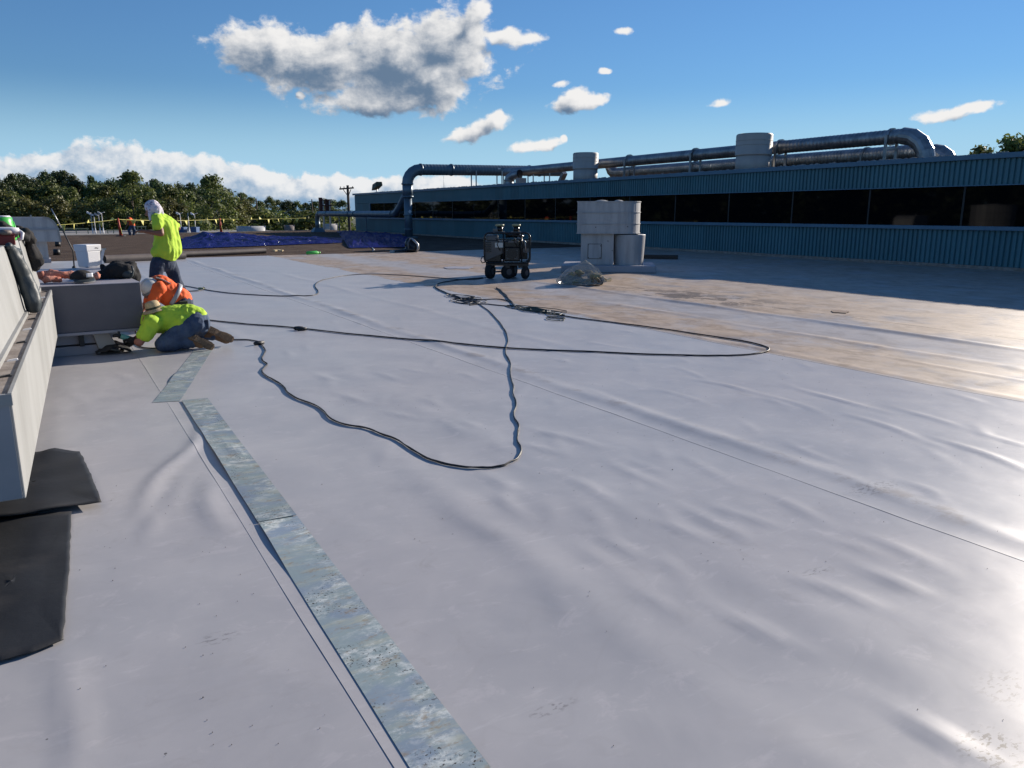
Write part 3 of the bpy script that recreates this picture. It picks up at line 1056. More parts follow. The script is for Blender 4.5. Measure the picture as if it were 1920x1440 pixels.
for yy in (2.6, 9.8, 11.0, 16.4, 18.55):
    collar((0, yy, zb), (0, 1, 0), rb).build('collar', M_DUCTBLUE, br)
for yy in (7.5, 13.5):
    MB().box(-.03, .03, yy-.03, yy+.03, 0, zb-rb).build('support_post', M_DUCTBLUE, br)

# long spiral ducts on the factory roof, parallel to the wall
sd = thing('spiral_duct', 'upper shiny spiral duct ending in a mitred elbow on factory roof', 'duct', (25.5, 0, 2.99), group='spiral ducts on the factory roof')
zz, rr_ = 1.13, .245
ringed_tube((0, 16.9, zz), (0, 44, zz-.06), rr_, .17).build('long_run', M_GALV, sd)
mitre([(0, 16.9-.95*math.sin(a), zz-.95+.95*math.cos(a)) for a in [math.pi/2*k/4 for k in range(4)]]+[(0, 15.9, .05)], .285).build('elbow', M_GALV, sd)
MB().box(-.42, .42, 15.45, 16.3, 0, .09).build('flange', M_GALV, sd)
for yy in (17.3, 22.1, 26.9, 31.6):
    collar((0, yy, zz), (0, 1, 0), rr_, .1, .05).build('strap', M_GALV, sd)
    MB().box(-.34, -.28, yy-.05, yy+.05, 0, zz+.05).box(.28, .34, yy-.05, yy+.05, 0, zz+.05).box(-.28, .28, yy-.04, yy+.04, .70, .77).build('support_post', M_GALV, sd)
sd2 = thing('spiral_duct', 'lower dull spiral duct behind the supports on factory roof', 'duct', (26.6, 0, 2.99), group='spiral ducts on the factory roof')
ringed_tube((0, 16.7, .62), (0, 34, .62), .30, .15).build('long_run', M_GALV, sd2)
mitre([(0, 34+.6*math.sin(a), .62+.6-.6*math.cos(a)) for a in [math.pi/2*k/4 for k in range(5)]], .30).build('far_elbow', M_GALV, sd2)
for yy in (19.0, 23.2, 28.0, 32.6):
    collar((0, yy, .62), (0, 1, 0), .30, .09, .04).build('strap', M_GALV, sd2)
    MB().box(-.36, -.31, yy-.03, yy+.03, 0, .66).box(.31, .36, yy-.03, yy+.03, 0, .66).build('support_post', M_GALV, sd2)
sd3 = thing('spiral_duct', 'third duct elbow peeking out behind the mitred elbow', 'duct', (28.2, 0, 2.99), group='spiral ducts on the factory roof')
ringed_tube((0, 17.4, .70), (0, 30, .66), .30, .17).build('long_run', M_GALV, sd3)
mitre([(0, 17.4-.65*math.sin(a), .05+.65*math.cos(a)) for a in [math.pi/2*k/4 for k in range(4)]]+[(0, 16.75, .03)], .32).build('elbow', M_GALV, sd3)
for yy in (19, 26):
    MB().box(-.4, .4, yy-.04, yy+.04, 0, .40).build('support_post', M_GALV, sd3)

# roof fans on the factory


def roof_fan(label, y, r):
    t = thing('roof_fan', label, 'roof fan', (24.3, y, 2.99), group='drum fans on the factory roof')
    MB().cyl((0, 0, 0), (0, 0, .78), r*.955, n=36).build('lower_drum', M_PAINTWARM, t)
    b = MB().tube([(0, 0, .76), (0, 0, .80), (0, 0, .81), (0, 0, 1.52), (0, 0, 1.55)], [r*1.0, r*1.02, r, r, r*.99], 36)
    b.tube([(0, 0, 1.55), (0, 0, 1.58), (0, 0, 1.4)], [r*.99, r*.95, r*.93], 36)
    b.build('upper_drum', M_PAINTWARM, t)
    for z in (1.15, 1.32):
        collar((0, 0, z), (0, 0, 1), r, .02, .008, 36).build('seam', M_PAINTWARM, t)
    MB().box(-r*1.05, r*1.05, -r*1.05, r*1.05, 0, .1).build('curb', M_STONE, t)
    return t


roof_fan('farther beige drum fan beside the end of the bent duct', 33.7, .66)
roof_fan('nearer beige drum fan in front of the long spiral ducts', 22.4, .70)

# bent stack and small box under the horizontal duct
st = thing('bent_stack', 'short bent galvanised stack with open mouth under the duct', 'vent', (24.6, 42.0, 2.99))
MB().tube([(0, 0, 0), (0, .1, .35), (.0, .05, .62), (.15, -.25, .80), (.3, -.7, .86)], [.34, .30, .28, .27, .27], 16, caps=False).build('bent_tube', M_GALV, st)
MB().cyl((.31, -.72, .86), (.32, -.74, .86), .25).build('mouth_shade_disc', M_BLACK, st)  # black disc across the tube end, painting the shade inside
collar((.0, .08, .5), (0, 0, 1), .29).build('collar', M_GALV, st)
MB().box(-.1, .4, -1.3, -.95, 0, .6).build('grey_box', M_PAINTWARM, st)
for yy in (-.5, -.75):
    MB().box(0, .05, yy, yy+.05, 0, .6).build('leg', M_STEEL, st)
MB().bar((1.2, -3.6, 0.05), (1.2, -4.2, .8), .3, .2).build('sloping_brace', M_GALV, st)
an = thing('antenna_mast', 'thin mast on the factory roof left of the bent stack', 'mast', (23.4, 48.8, 2.99))
MB().cyl((0, 0, 0), (0, 0, 1.0), .02, .012, 6).build('rod', M_STEEL, an)
MB().box(-.06, .06, -.06, .06, 0, .04).build('foot', M_STEEL, an)

# hood on the far corner, utility pole and rusty frame
hd = thing('roof_hood', 'dark green tilted hood on a thin stem at roof corner', 'vent hood', (23.6, 62.0, 2.99))
MB().cyl((0, 0, 0), (0, 0, .55), .05, n=8).build('stem', M_STEEL, hd)
MB().hexa([(-.3, -.62, .62), (.3, -.62, .75), (.3, .45, .42), (-.3, .45, .35), (-.25, -.62, 1.05), (.25, -.62, 1.05), (.25, .35, .85), (-.25, .35, .85)]).build('hood', M_HOODGREEN, hd, bevel=.04)
up_ = thing('utility_pole', 'wooden utility pole with one crossarm beside the factory corner', 'utility pole', (22.35, 65.6, -6))
MB().cyl((0, 0, 0), (0, 0, 9.85), .16, .11, 10).build('pole', M_WOOD, up_)
MB().bar((-.45, .8, 9.55), (.25, -.75, 9.62), .09, .12).build('crossarm', M_WOOD, up_)
MB().bar((-.25, .45, 9.5), (0, .05, 8.95), .04, .05).bar((.13, -.42, 9.5), (0, -.05, 8.95), .04, .05).build('brace', M_WOOD, up_)
for f in (-.9, -.45, .6):
    MB().cyl((f*.45, -f*.8, 9.6), (f*.45, -f*.8, 9.76), .04, n=6).build('insulator', M_BLACK, up_)
rk = thing('rusty_frame', 'dark rusty steel frame on pale posts past the factory', 'steel frame', (21.9, 70.6, -.55))
for x in (-.25, .35):
    MB().box(x-.05, x+.05, -.1, .1, 0, 3.3).build('post', M_PAINTWARM, rk)
for z in (2.2, 2.7, 3.2):
    MB().box(-.5, .6, -.12, .12, z, z+.1).build('beam', M_RUST, rk)
MB().box(-.55, -.3, -.05, .3, 2.2, 3.45).build('panel', M_RUST, rk)
MB().box(0.0, .5, .05, .3, 2.3, 3.25).build('panel', M_RUST, rk)

# ================================================================== BIG VENTILATOR IN THE MIDDLE
rf_ = Ref(1140, 511)
vt = thing('twin_ventilator', 'large grey drum ventilator on a slab beside the clear sack', 'ventilator', rf_.o, rf_.rz)
L = lambda px, py, d_=0.0: rf_(px, py, d_)
s0, s1 = L(1052, 505)[0], L(1230, 505)[0]
zs = L(1230, 499)[2]
MB().box(s0, s1, 0.0, 1.75, 0, zs).build('slab', M_CURBGREY, vt, bevel=.015)
dz = .30   # body set back on the slab
xa, xb, xc = L(1089, 470, dz)[0], L(1148, 470, dz)[0], L(1208, 470, dz)[0]
z1, z2, z3 = L(1100, 437, dz)[2], L(1100, 438, dz)[2], L(1100, 378, dz)[2]
MB().box(xa, xb, dz, dz+1.15, zs, z1).build('square_body', M_PAINTGREY, vt, bevel=.012)
pd = MB().box(L(1103, 470, dz)[0], L(1127, 470, dz)[0], dz-.012, dz, L(1103, 485, dz)[2], L(1103, 457, dz)[2]).build('access_door', M_PAINTGREY, vt, bevel=.003)
for px, py in ((1103, 459), (1126, 461), (1103, 483), (1125, 483), (1140, 452), (1148, 470)):
    p = L(px, py, dz-.012)
    MB().cyl((p[0], dz-.02, p[2]), (p[0], dz-.005, p[2]), .014, n=8).build('bolt', M_BLACK, vt)
MB().box(xb-.03, xb+.03, dz-.02, dz+.1, zs, z1).build('flange', M_PAINTGREY, vt)
rc = (xc-xb)/2
cx, cy = (xb+xc)/2+.02, dz+rc-.1
zc = L(1180, 441, dz)[2]
b = MB().tube([(cx, cy, zs-.03), (cx, cy, zc), (cx, cy, zc+.012), (cx, cy, zc), (cx, cy, zs+.4)], [rc*.93, rc*1.03, rc*1.03, rc*.98, rc*.9], 40, caps=False)
b.cyl((cx, cy, zs+.38), (cx, cy, zs+.4), rc*.93, n=40)
b.build('open_drum', M_PAINTGREY, vt)
xl, xr = L(1083, 400, dz)[0], L(1202, 400, dz)[0]
yf, yb2 = dz-.12, dz+1.25
ro = (yb2-yf)/2


def obround(z, grow=0.0):
    pts = [(xl-grow, yf-grow*.7, z), (xr-ro*.62, yf-grow, z)]
    for k in range(1, 16):
        a = -math.pi/2+math.pi*k/16
        pts.append((xr-ro*.62+(ro*.62+grow)*math.cos(a), (yf+yb2)/2+(ro+grow)*math.sin(a), z))
    pts += [(xr-ro*.62, yb2+grow, z), (xl-grow, yb2+grow, z)]
    return pts


MB().prism(obround(z2), (0, 0, z3-z2)).build('upper_drum', M_PAINTGREY, vt)
for f in (0.0, .30, .655, .985):
    zf = z2+(z3-z2)*f
    MB().prism(obround(zf, .016), (0, 0, .022)).build('rib', M_PAINTGREY, vt)
for f, xe in ((.30, .55), (.655, .68)):
    zf = z2+(z3-z2)*f
    MB().box(xl+.12, xl+(xr-xl)*xe, yf-.0185, yf-.0165, zf-.007, zf+.004).build('seam', M_UNITDARK, vt)
for x0_, x1_, za, zb2 in ((1102, 1103, 457, 485), (1127, 1128, 457, 485), (1102, 1128, 457, 457.8), (1102, 1128, 484.4, 485.2)):
    MB().box(L(x0_, 470, dz)[0], L(x1_, 470, dz)[0], dz-.014, dz-.0125, L(1103, zb2, dz)[2], L(1103, za, dz)[2]).build('door_gap', M_BLACK, vt)
for px, w in ((1128, .27), (1160, .19)):
    p = L(px, 378, dz+.6)
    MB().ellipsoid((p[0], dz+.6, z3-.075), (w, .3, .13), 16, 8).build('fan_dome', M_PAINTWARM, vt)
for px, py in ((1117, 426), (1177, 425)):
    p = L(px, py, yf)
    MB().cyl((p[0], yf-.012, p[2]), (p[0], yf+.01, p[2]), .014, n=8).build('bolt', M_BLACK, vt)

a_, b_ = gp(1205, 485), gp(1271, 486)
pk = thing('dark_beam', 'dark timber beam lying in shade behind the grey ventilator', 'beam', ((a_+b_)/2))
q = Vector((b_-a_)/2)
MB().bar(-q+Vector((0, 0, .07)), q+Vector((0, 0, .07)), .15, .14).build('timber', M_BLACK, pk, bevel=.008)

# clear sack of waste and a bit of foam
rb_ = Ref(1090, 536)
sk = thing('waste_sack', 'clear plastic sack of torn insulation lying by the ventilator slab', 'sack', rb_.o, rb_.rz)
hull = [rb_(1041, 526, .2), rb_(1056, 538, 0), rb_(1095, 536, 0), rb_(1137, 529, .1), rb_(1098, 488, .3), rb_(1066, 510, .12), rb_(1118, 506, .25), rb_(1108, 512, .08), rb_(1046, 518, .25),
        rb_(1060, 531, .75), rb_(1122, 527, .75), rb_(1102, 493, .45)]
bm = bmesh.new()
for p in hull:
    bm.verts.new((p[0], p[1], max(p[2], .005)))
bmesh.ops.convex_hull(bm, input=bm.verts)
loose = [v_ for v_ in bm.verts if not v_.link_faces]
bmesh.ops.delete(bm, geom=loose, context='VERTS')
bmesh.ops.triangulate(bm, faces=bm.faces)
bmesh.ops.subdivide_edges(bm, edges=bm.edges, cuts=5, use_grid_fill=True, smooth=.25)
bmesh.ops.recalc_face_normals(bm, faces=bm.faces)
bm.normal_update()
for v_ in bm.verts:
    v_.co += v_.normal*(.035*mnoise.noise(v_.co*6)+.02*mnoise.noise(v_.co*15))
    v_.co.z = max(v_.co.z, .012)
me = bpy.data.meshes.new('film')
bm.to_mesh(me)
me.materials.append(M_FILM)
put('film', me, sk)
inn = MB()
for k in range(80):
    px = rng.uniform(1052, 1130)
    py = 534-rng.random()*np.interp(px, [1050, 1098, 1135], [12, 30, 8])
    p = rb_(px, py, rng.uniform(.08, .3))
    r = rng.uniform(.04, .10)
    inn.ellipsoid((p[0], p[1], max(p[2], r*.6+.02)), (r*rng.uniform(1, 2.4), r, r*rng.uniform(.2, .7)), 6, 4, Matrix.Rotation(rng.uniform(0, 3), 3, 'Z') @ Matrix.Rotation(rng.uniform(-1, 1), 3, 'X'))
inn.build('waste_lumps', M_INSUL, sk)['kind'] = 'stuff'
p = gp(1139, 528)
fm = MB().hexa([(-.07, -.06, 0), (.10, -.02, 0), (.12, .07, 0), (-.05, .05, 0), (-.06, -.05, .03), (.13, 0, .085), (.13, .06, .09), (-.04, .04, .03)]).build('foam_scrap', M_FOAM, bevel=.006)
fm.location = p
tag(fm, 'small pale yellow foam offcut at the mouth of the clear sack', 'foam scrap')

# ================================================================== GENERATOR
rg = Ref(950, 523)
G_ = lambda px, py, d_=0.0: rg(px, py, d_)
gen = thing('generator', 'black wheeled engine generator in a tubular cage trailing cords', 'generator', rg.o, rg.rz)
xl, xr = G_(908, 450)[0], G_(994, 450)[0]
zt, zb_ = G_(950, 437)[2], G_(950, 493)[2]
DG = .62


def loop(y):
    c = .09
    return [(xl+c, y, zb_), (xr-c, y, zb_), (xr-.02, y, zb_+.03), (xr, y, zb_+c), (xr, y, zt-c), (xr-.03, y, zt-.03), (xr-c, y, zt), (xl+c, y, zt), (xl+.03, y, zt-.03), (xl, y, zt-c), (xl, y, zb_+c), (xl+.02, y, zb_+.03)]


for y in (0.02, DG):
    MB().tube(loop(y), .02, 8, closed=True).build('cage_loop', M_ENGINE, gen)
for x, z in ((xl, zt-.12), (xr, zt-.12), (xl, zb_+.12), (xr, zb_+.12), (xl+.36, zt), (xr-.3, zt)):
    MB().cyl((x, .02, z), (x, DG, z), .018, n=8).build('cage_rail', M_ENGINE, gen)
xm = G_(944, 450)[0]
for x in (xm, xr-.2):
    MB().cyl((x, .02, zb_), (x, .02, zt), .017, n=8).build('cage_upright', M_ENGINE, gen)
MB().box(xl+.03, xr-.03, .03, DG-.03, zb_-.07, zb_).build('bed', M_ENGINE, gen)
MB().hexa([(G_(909, 490)[0], .06, G_(909, 490)[2]), (xm-.02, .06, G_(909, 476)[2]), (xm-.02, .5, G_(909, 476)[2]), (G_(909, 490)[0], .5, G_(909, 490)[2]),
           (G_(909, 452)[0], .02, G_(909, 452)[2]), (xm-.02, .02, G_(909, 452)[2]), (xm-.02, .5, G_(909, 452)[2]), (G_(909, 452)[0], .5, G_(909, 452)[2])]).build('control_panel', M_TANK, gen, bevel=.01)
for py in (455, 459, 463, 467, 471):
    z = G_(909, py)[2]
    MB().box(G_(911, py)[0], G_(921, py)[0], -.005, .03, z-.008, z+.008).build('louvre', M_ENGINE, gen)
MB().box(G_(928, 450)[0], G_(943, 450)[0], .0, .03, G_(930, 464)[2], G_(930, 455)[2]).build('label_plate', M_STEEL, gen)
MB().box(xl+.05, xl+.33, .05, .45, G_(930, 452)[2], G_(930, 441)[2]).build('fuel_tank', M_TANK, gen, bevel=.03)
MB().box(xm+.02, xr-.24, .05, .55, G_(950, 490)[2], G_(950, 464)[2]).build('engine_block', M_ENGINE, gen, bevel=.02)
MB().cyl((xm+.02, .12, G_(960, 457)[2]), (xr-.3, .12, G_(960, 457)[2]), .075, n=16).build('cylinder_shroud', M_ENGINE, gen)
MB().cyl((xm+.2, .02, G_(958, 476)[2]), (xm+.2, .09, G_(958, 476)[2]), .13, n=22).build('fan_cover', M_ENGINE, gen)
for k in range(6):
    MB().box(xm+.06, xm+.34, .03, .05, G_(958, 486)[2]+k*.04, G_(958, 486)[2]+k*.04+.016).build('cooling_fin', M_TANK, gen)
MB().box(G_(980, 450)[0], xr-.02, .08, .45, G_(980, 465)[2], G_(980, 452)[2]).build('battery_box', M_BLACK, gen)
MB().box(xm+.02, xr-.26, .03, .5, G_(950, 464)[2], G_(950, 452)[2]).build('air_box', M_ENGINE, gen, bevel=.02)
MB().box(xl+.06, xm-.05, .12, .58, zb_, G_(950, 470)[2]).build('alternator', M_ENGINE, gen, bevel=.03)
MB().box(xl+.04, xr-.04, .56, .6, zb_+.05, zt-.16).build('back_guard', M_ENGINE, gen)
MB().tube([(xm+.05, .3, zt-.06), (xr-.35, .3, zt-.05), (xr-.16, .3, zt-.12)], .06, 10).build('muffler', M_ENGINE, gen)
for px, py, pz in ((930, 447, 470), (962, 444, 462), (975, 448, 480)):
    MB().tube([G_(px, py, .02), G_(px+5, py+6, -.02), G_(px+2, (py+pz)/2, -.01), G_(px+8, pz, .02)], .012, 6).build('hose', M_BLACK, gen)
MB().tube([(xr-.30, .1, zt-.1), (xr-.12, .06, zt-.2), (xr-.1, .06, zb_+.25)], .02, 8).build('exhaust_pipe', M_STEEL, gen)
MB().box(G_(953, 470)[0], G_(968, 470)[0], .0, .02, G_(950, 455)[2], G_(950, 452)[2]).build('chrome_trim', M_RIM, gen)
MB().box(G_(981, 470)[0], G_(992, 470)[0], .06, .1, G_(980, 474)[2], G_(980, 466)[2]).build('end_plate', M_TANK, gen)
MB().box(G_(924, 440)[0], G_(933, 440)[0], .2, .35, zt-.02, G_(930, 430)[2]).build('stack_bracket', M_TANK, gen)
for px in (937, 968):
    p = G_(px, 427, .3)
    b = MB().cyl((p[0], .3, zt), (p[0], .3, G_(px, 424, .3)[2]), .075, n=16)
    b.build('air_filter', M_ENGINE, gen)
    MB().cyl((p[0], .3, G_(px, 424, .3)[2]), (p[0], .3, G_(px, 420.5, .3)[2]), .105, n=18).build('filter_cap', M_OLIVE, gen)
    MB().box(p[0]-.12, p[0]+.12, .2, .4, zt, zt+.03).build('filter_plate', M_TANK, gen)


def wheel(x, y, r, w, ang):
    a = Vector((math.cos(ang), math.sin(ang), 0))
    c = Vector((x, y, r))
    t_ = MB().tube([c-a*w/2, c-a*w*.46, c-a*w*.3, c+a*w*.3, c+a*w*.46, c+a*w/2], [r*.72, r*.93, r, r, r*.93, r*.72], 24).build('wheel', M_TYRE, gen)
    MB().tube([c-a*(w/2+.004), c-a*w*.2], [r*.45, r*.4], 18).tube([c+a*(w/2+.004), c+a*w*.2], [r*.45, r*.4], 18).build('rim', M_RIM, t_)


wheel(G_(919, 510)[0], .12, .178, .15, R(-25))
wheel(G_(952, 510)[0], .10, .165, .14, R(-60))
wheel(G_(961, 510)[0], .55, .178, .15, R(-25))
wheel(G_(985, 510)[0], .02, .145, .085, R(-35))
MB().cyl((G_(918, 510)[0], .12, .155), (G_(960, 510)[0], .55, .155), .02, n=8).build('axle', M_STEEL, gen)
for px in (951, 985):
    x = G_(px, 510)[0]
    MB().box(x-.06, x+.06, .0, .14, .26, zb_-.06).build('castor_fork', M_ENGINE, gen)
MB().box(G_(972, 498)[0], G_(990, 498)[0], .0, .3, zb_-.12, zb_-.07).build('step_plate', M_ENGINE, gen)
MB().tube([G_(909, 480, 0), G_(904, 482, -.03), G_(901.5, 488, -.03), G_(904, 493, -.02), G_(909, 492, 0)], .012, 6).build('cable_loop', M_CORD, gen)

# leaf blower, green bottle, white wire
rl = Ref(770, 473)
bl = thing('backpack_blower', 'backpack leaf blower with a black tube at membrane edge', 'leaf blower', rl.o, rl.rz)
blob('motor_housing', [('e', rl(768, 460, .15)+Vector((0, 0, 0)), (.2, .2, .32)), ('e', rl(775, 463, .1), (.22, .2, .25)), ('e', rl(770, 468, .05), (.25, .2, .14))], M_ENGINE, bl, .03)
MB().tube([rl(771, 448, .1), rl(776, 451, .0), rl(783, 458, -.05), rl(784, 466, -.05), rl(780, 472, -.02)], .05, 10).build('side_cowl', M_STEEL, bl)
MB().tube([rl(769, 448, .05), rl(765, 455, -.08), rl(766, 466, -.1), rl(768, 471, -.05)], .035, 8).build('harness', M_TANK, bl)
MB().tube([rl(768, 469, 0), rl(755, 471.5, -.05), rl(740, 472.5, -.1)], [.09, .07, .065], 12).build('blow_tube', M_ENGINE, bl)
MB().tube([rl(740, 472.5, -.1), rl(731, 473, -.1)], [.07, .065], 12).build('nozzle', M_PAINTWARM, bl)
p = gp(588, 477)
gb = thing('green_bottle', 'bright green bottle lying on the far membrane edge', 'bottle', p, .25)
MB().tube([(-.3, 0, .06), (-.27, 0, .06), (.15, 0, .06), (.22, 0, .06)], [.04, .07, .07, .03], 12).build('bottle_body', M_GREEN, gb)
MB().cyl((.22, 0, .06), (.29, 0, .06), .03, n=10).build('cap', M_GREEN, gb)
w = MB()
w.tube([tuple(gp(x, y, .01)) for x, y in ((672, 461), (684, 459), (690, 462), (697, 464), (702, 468), (699, 470))], .018, 6)
tag(w.build('white_wire', M_WHITE), 'short white wire on the brown roof near the blue tarp', 'wire')

# ================================================================== TARPS AND TUBES


def tarp(name, label, corners, height, seed, nu=90, nv=50):
    c = [gp(*q) for q in corners]     # near left, near right, far right, far left
    b = MB()

    def fn(u, v):
        p = (c[0]*(1-u)+c[1]*u)*(1-v)+(c[3]*(1-u)+c[2]*u)*v
        ed = min(u, 1-u, 1)*8
        ev = min(v, 1-v)*7
        edge = max(0, min(1, ed, ev))
        n1 = 1-abs(mnoise.noise(Vector((u*7+seed, v*4, seed))))*2.2
        n2 = 1-abs(mnoise.noise(Vector((u*17, v*9+seed, seed))))*2.0
        n3 = mnoise.noise(Vector((u*38, v*19, seed)))
        h = height(u, v)*(0.45+.55*max(n1, 0)) + .09*max(n2, 0)**2+.05*n3
        wob = .35*mnoise.noise(Vector((u*6, v*6, seed+3)))
        return (p[0]+wob, p[1]+wob*1.2, .03+max(0, h)*edge)
    b.grid(fn, nu, nv)
    return tag(b.build(name, M_TARP), label, 'tarp', group='blue tarps on the brown roof')


tarp('blue_tarp', 'crumpled blue tarp heaped in the sun behind the standing worker', [(332, 468), (640, 456), (645, 447), (345, 445)],
     lambda u, v: .06+.30*math.exp(-((u-.20)/.20)**2-((v-.80)/.22)**2)+.06*math.exp(-((u-.3)/.3)**2), 2.0)
tarp('blue_tarp', 'blue tarp lying in the factory shade by the duct riser', [(655, 466), (775, 464), (772, 447), (632, 434)],
     lambda u, v: .10+.16*math.exp(-((v-.55)/.35)**2)*math.exp(-((u-.35)/.4)**2)+.10*math.exp(-((u-.8)/.2)**2), 5.0, 70, 70)
for (x0, y0, x1, y1, r, lb) in ((196, 486, 346, 479, .12, 'pale brown cardboard tube lying left beside the membrane edge'), (338, 477, 497, 470, .10, 'dark brown tube lying in front of the sunlit blue tarp')):
    a_, b_ = gp(x0, y0, r), gp(x1, y1, r)
    t_ = MB()
    k = [Vector(a_), Vector(b_)]
    t_.tube([k[0], k[0].lerp(k[1], .5)+Vector((0, 0, -.01)), k[1]], r, 14, caps=False)
    t_.tube([k[0], k[0].lerp(k[1], .5)+Vector((0, 0, -.01)), k[1]], r*.8, 14, caps=False)
    tag(t_.build('cardboard_tube', M_BROWNPIPE), lb, 'tube', group='long tubes at the membrane edge')
for (px, py, lb) in ((521, 470, 'middle pale paper scrap past the dark tube end'), (516, 471, 'pale paper scrap nearest the dark tube end'), (527, 471, 'rightmost pale paper scrap past the dark tube')):
    p = gp(px, py)
    sc_ = MB().box(-.09, .09, -.05, .05, 0, .05).build('paper_scrap', M_FOAM)
    sc_.location = p
    sc_.rotation_euler = (0.2, 0, px)
    tag(sc_, lb, 'scrap', group='paper scraps')
for i, (px, py) in enumerate(((109, 462), (107, 478))):
    p = gp(px, py)
    s_ = MB().cyl((0, 0, 0), (0, 0, .22), .13, .11, 8).build('roof_drain', M_BLACK)
    s_.location = p
    tag(s_, ('farther', 'nearer')[i]+' small black drain stub on brown roof by vent hood', 'drain', group='drain stubs')

# ================================================================== STANCHIONS, FLAG LINE, THINGS ON THE LOWER ROOF
posts = []
for (px, py, tx, ty, lb) in ((227, 443, 221, 409, 'orange warning stanchion left of the standing worker'), (415, 436, 412, 409, 'orange warning stanchion above the sunlit blue tarp')):
    r_ = Ref(px, py)
    t_ = thing('stanchion', lb, 'stanchion', r_.o, r_.rz, 'warning line stanchions')
    top = r_(tx, ty)
    MB().tube([(0, 0, .0), top*.55, top], [.10, .075, .055], 10).build('post', M_ORANGE, t_)
    MB().tube([top*.5+Vector((.06, -.05, 0)), top*.12+Vector((.09, -.06, 0))], .02, 6).build('reflector', M_FLAG, t_)
    MB().cyl((0, 0, 0), (0, 0, .06), .33, .28, 16).build('base', M_RUBBER, t_)
    posts.append(r_.o+r_.r*top[0]+np.array([0, 0, top[2]-.08]))
fl = thing('flag_line', 'yellow pennant warning line strung between orange stanchions', 'flag line')
ends = [np.array([-5.5, 52.5, 1.0]), posts[0], posts[1], np.array([24.0, 71.5, 1.15])]
ends[3] = np.array([19.5, 68.8, 1.10])
ln = MB()
lp = []
for a_, b_, sag in ((ends[0], ends[1], .28), (ends[1], ends[2], .10), (ends[2], ends[3], .05)):
    for k in range(24):
        f = k/24
        lp.append(a_*(1-f)+b_*f-np.array([0, 0, sag*4*f*(1-f)]))
lp.append(ends[3])
ln.tube([tuple(p) for p in lp], .018, 5)
ln.build('cord', M_FLAG, fl)
acc = 0.0
nxt = .4
for k in range(len(lp)-1):
    sg = np.linalg.norm(lp[k+1]-lp[k])
    while acc+sg > nxt:
        f = (nxt-acc)/sg
        p = lp[k]*(1-f)+lp[k+1]*f
        dx = (lp[k+1]-lp[k])/sg
        tw = rng.uniform(-.9, .9)
        sv = dx*math.cos(tw)*.17+np.array([-dx[1], dx[0], 0])*math.sin(tw)*.17
        tip = np.array([rng.uniform(-.09, .09), rng.uniform(-.12, .12), -.36 if rng.random() < .85 else .2])
        fb = MB()
        fb.v = [tuple(p-sv), tuple(p+sv), tuple(p+tip), tuple(p-sv+np.array([0.004, .008, 0])), tuple(p+sv+np.array([0.004, .008, 0])), tuple(p+tip+np.array([0.004, .008, 0]))]
        for q in ((0, 1, 2), (5, 4, 3), (0, 3, 4, 1), (1, 4, 5, 2), (2, 5, 3, 0)):
            fb.face(q)
        fb.build('pennant', M_FLAG, fl)
        nxt += rng.uniform(.75, 1.0)
    acc += sg


def lowpt(px, dist):
    r = ray(px, HZY)
    h = math.hypot(r[0], r[1])
    return Vector((r[0]/h*dist, r[1]/h*dist, -.55))


def zat(py, dist, px=300):
    r = ray(px, py)
    return EYE + r[2]/math.hypot(r[0], r[1])*dist


for i, (px, top, hx, lb) in enumerate(((170, 399, 1.5, 'leftmost pale lamp post beyond the brown roof'), (175, 402, 1.5, 'pale lamp post second from the left behind the flag line'), (184, 402, -1, 'thin post third from the left behind the flag line'),
                                       (190, 399, -1, 'tall thin post with bent arm left of first stanchion'), (337, 400, -2, 'lamp post right of the standing worker with white head'), (352, 399, 0, 'bare thin post right of the white headed lamp post'), (364, 401, -1.2, 'lamp post above the blue bins with small head'))):
    D = 74
    p = lowpt(px, D)
    t_ = thing('lamp_post', lb, 'lamp post', p, yaw*-1, 'slim posts on the lower roof')
    zt_ = zat(top, D)+.55
    MB().cyl((0, 0, 0), (0, 0, zt_), .05, .035, 6).build('pole', M_PAINTGREY, t_)
    MB().cyl((0, 0, 0), (0, 0, .85), .06, .05, 8).build('sleeve', M_WHITE, t_)
    if hx:
        MB().bar((0, 0, zt_), (-.25*np.sign(hx), 0, zt_+.05), .05, .05).build('arm', M_PAINTGREY, t_)
        MB().hexa([(-.32, -.07, zt_-.02), (-.05, -.07, zt_-.12), (-.05, .07, zt_-.12), (-.32, .07, zt_-.02), (-.3, -.06, zt_+.12), (-.06, -.06, zt_), (-.06, .06, zt_), (-.3, .06, zt_+.12)]).build('lamp_head', M_WHITE if hx > 0 or hx < -1.1 else M_PAINTGREY, t_)
for i, (x0, x1, top, lb) in enumerate(((114, 163, 427, 'olive railed bench frame left beyond the roof edge'), (196, 222, 430, 'pale plank bench between lamp posts and first stanchion'), (253, 272, 424, 'bench top hidden partly by the standing worker'))):
    D = 71
    a_, b_ = lowpt(x0, D), lowpt(x1, D)
    t_ = thing('bench', lb, 'bench', a_, math.atan2((b_-a_).y, (b_-a_).x), 'benches on the lower roof')
    W = (b_-a_).length
    h = zat(top, D)+.55
    MB().box(0, W, -.2, .2, h-.07, h).build('seat', M_OLIVE, t_)
    for x in np.linspace(.08, W-.08, 4 if W > 2 else 3):
        MB().box(x-.03, x+.03, -.2, -.14, 0, h-.07).box(x-.03, x+.03, .14, .2, 0, h-.07).build('leg', M_OLIVE, t_)
    MB().box(.05, W-.05, -.17, -.13, h*.45, h*.52).build('rail', M_OLIVE, t_)
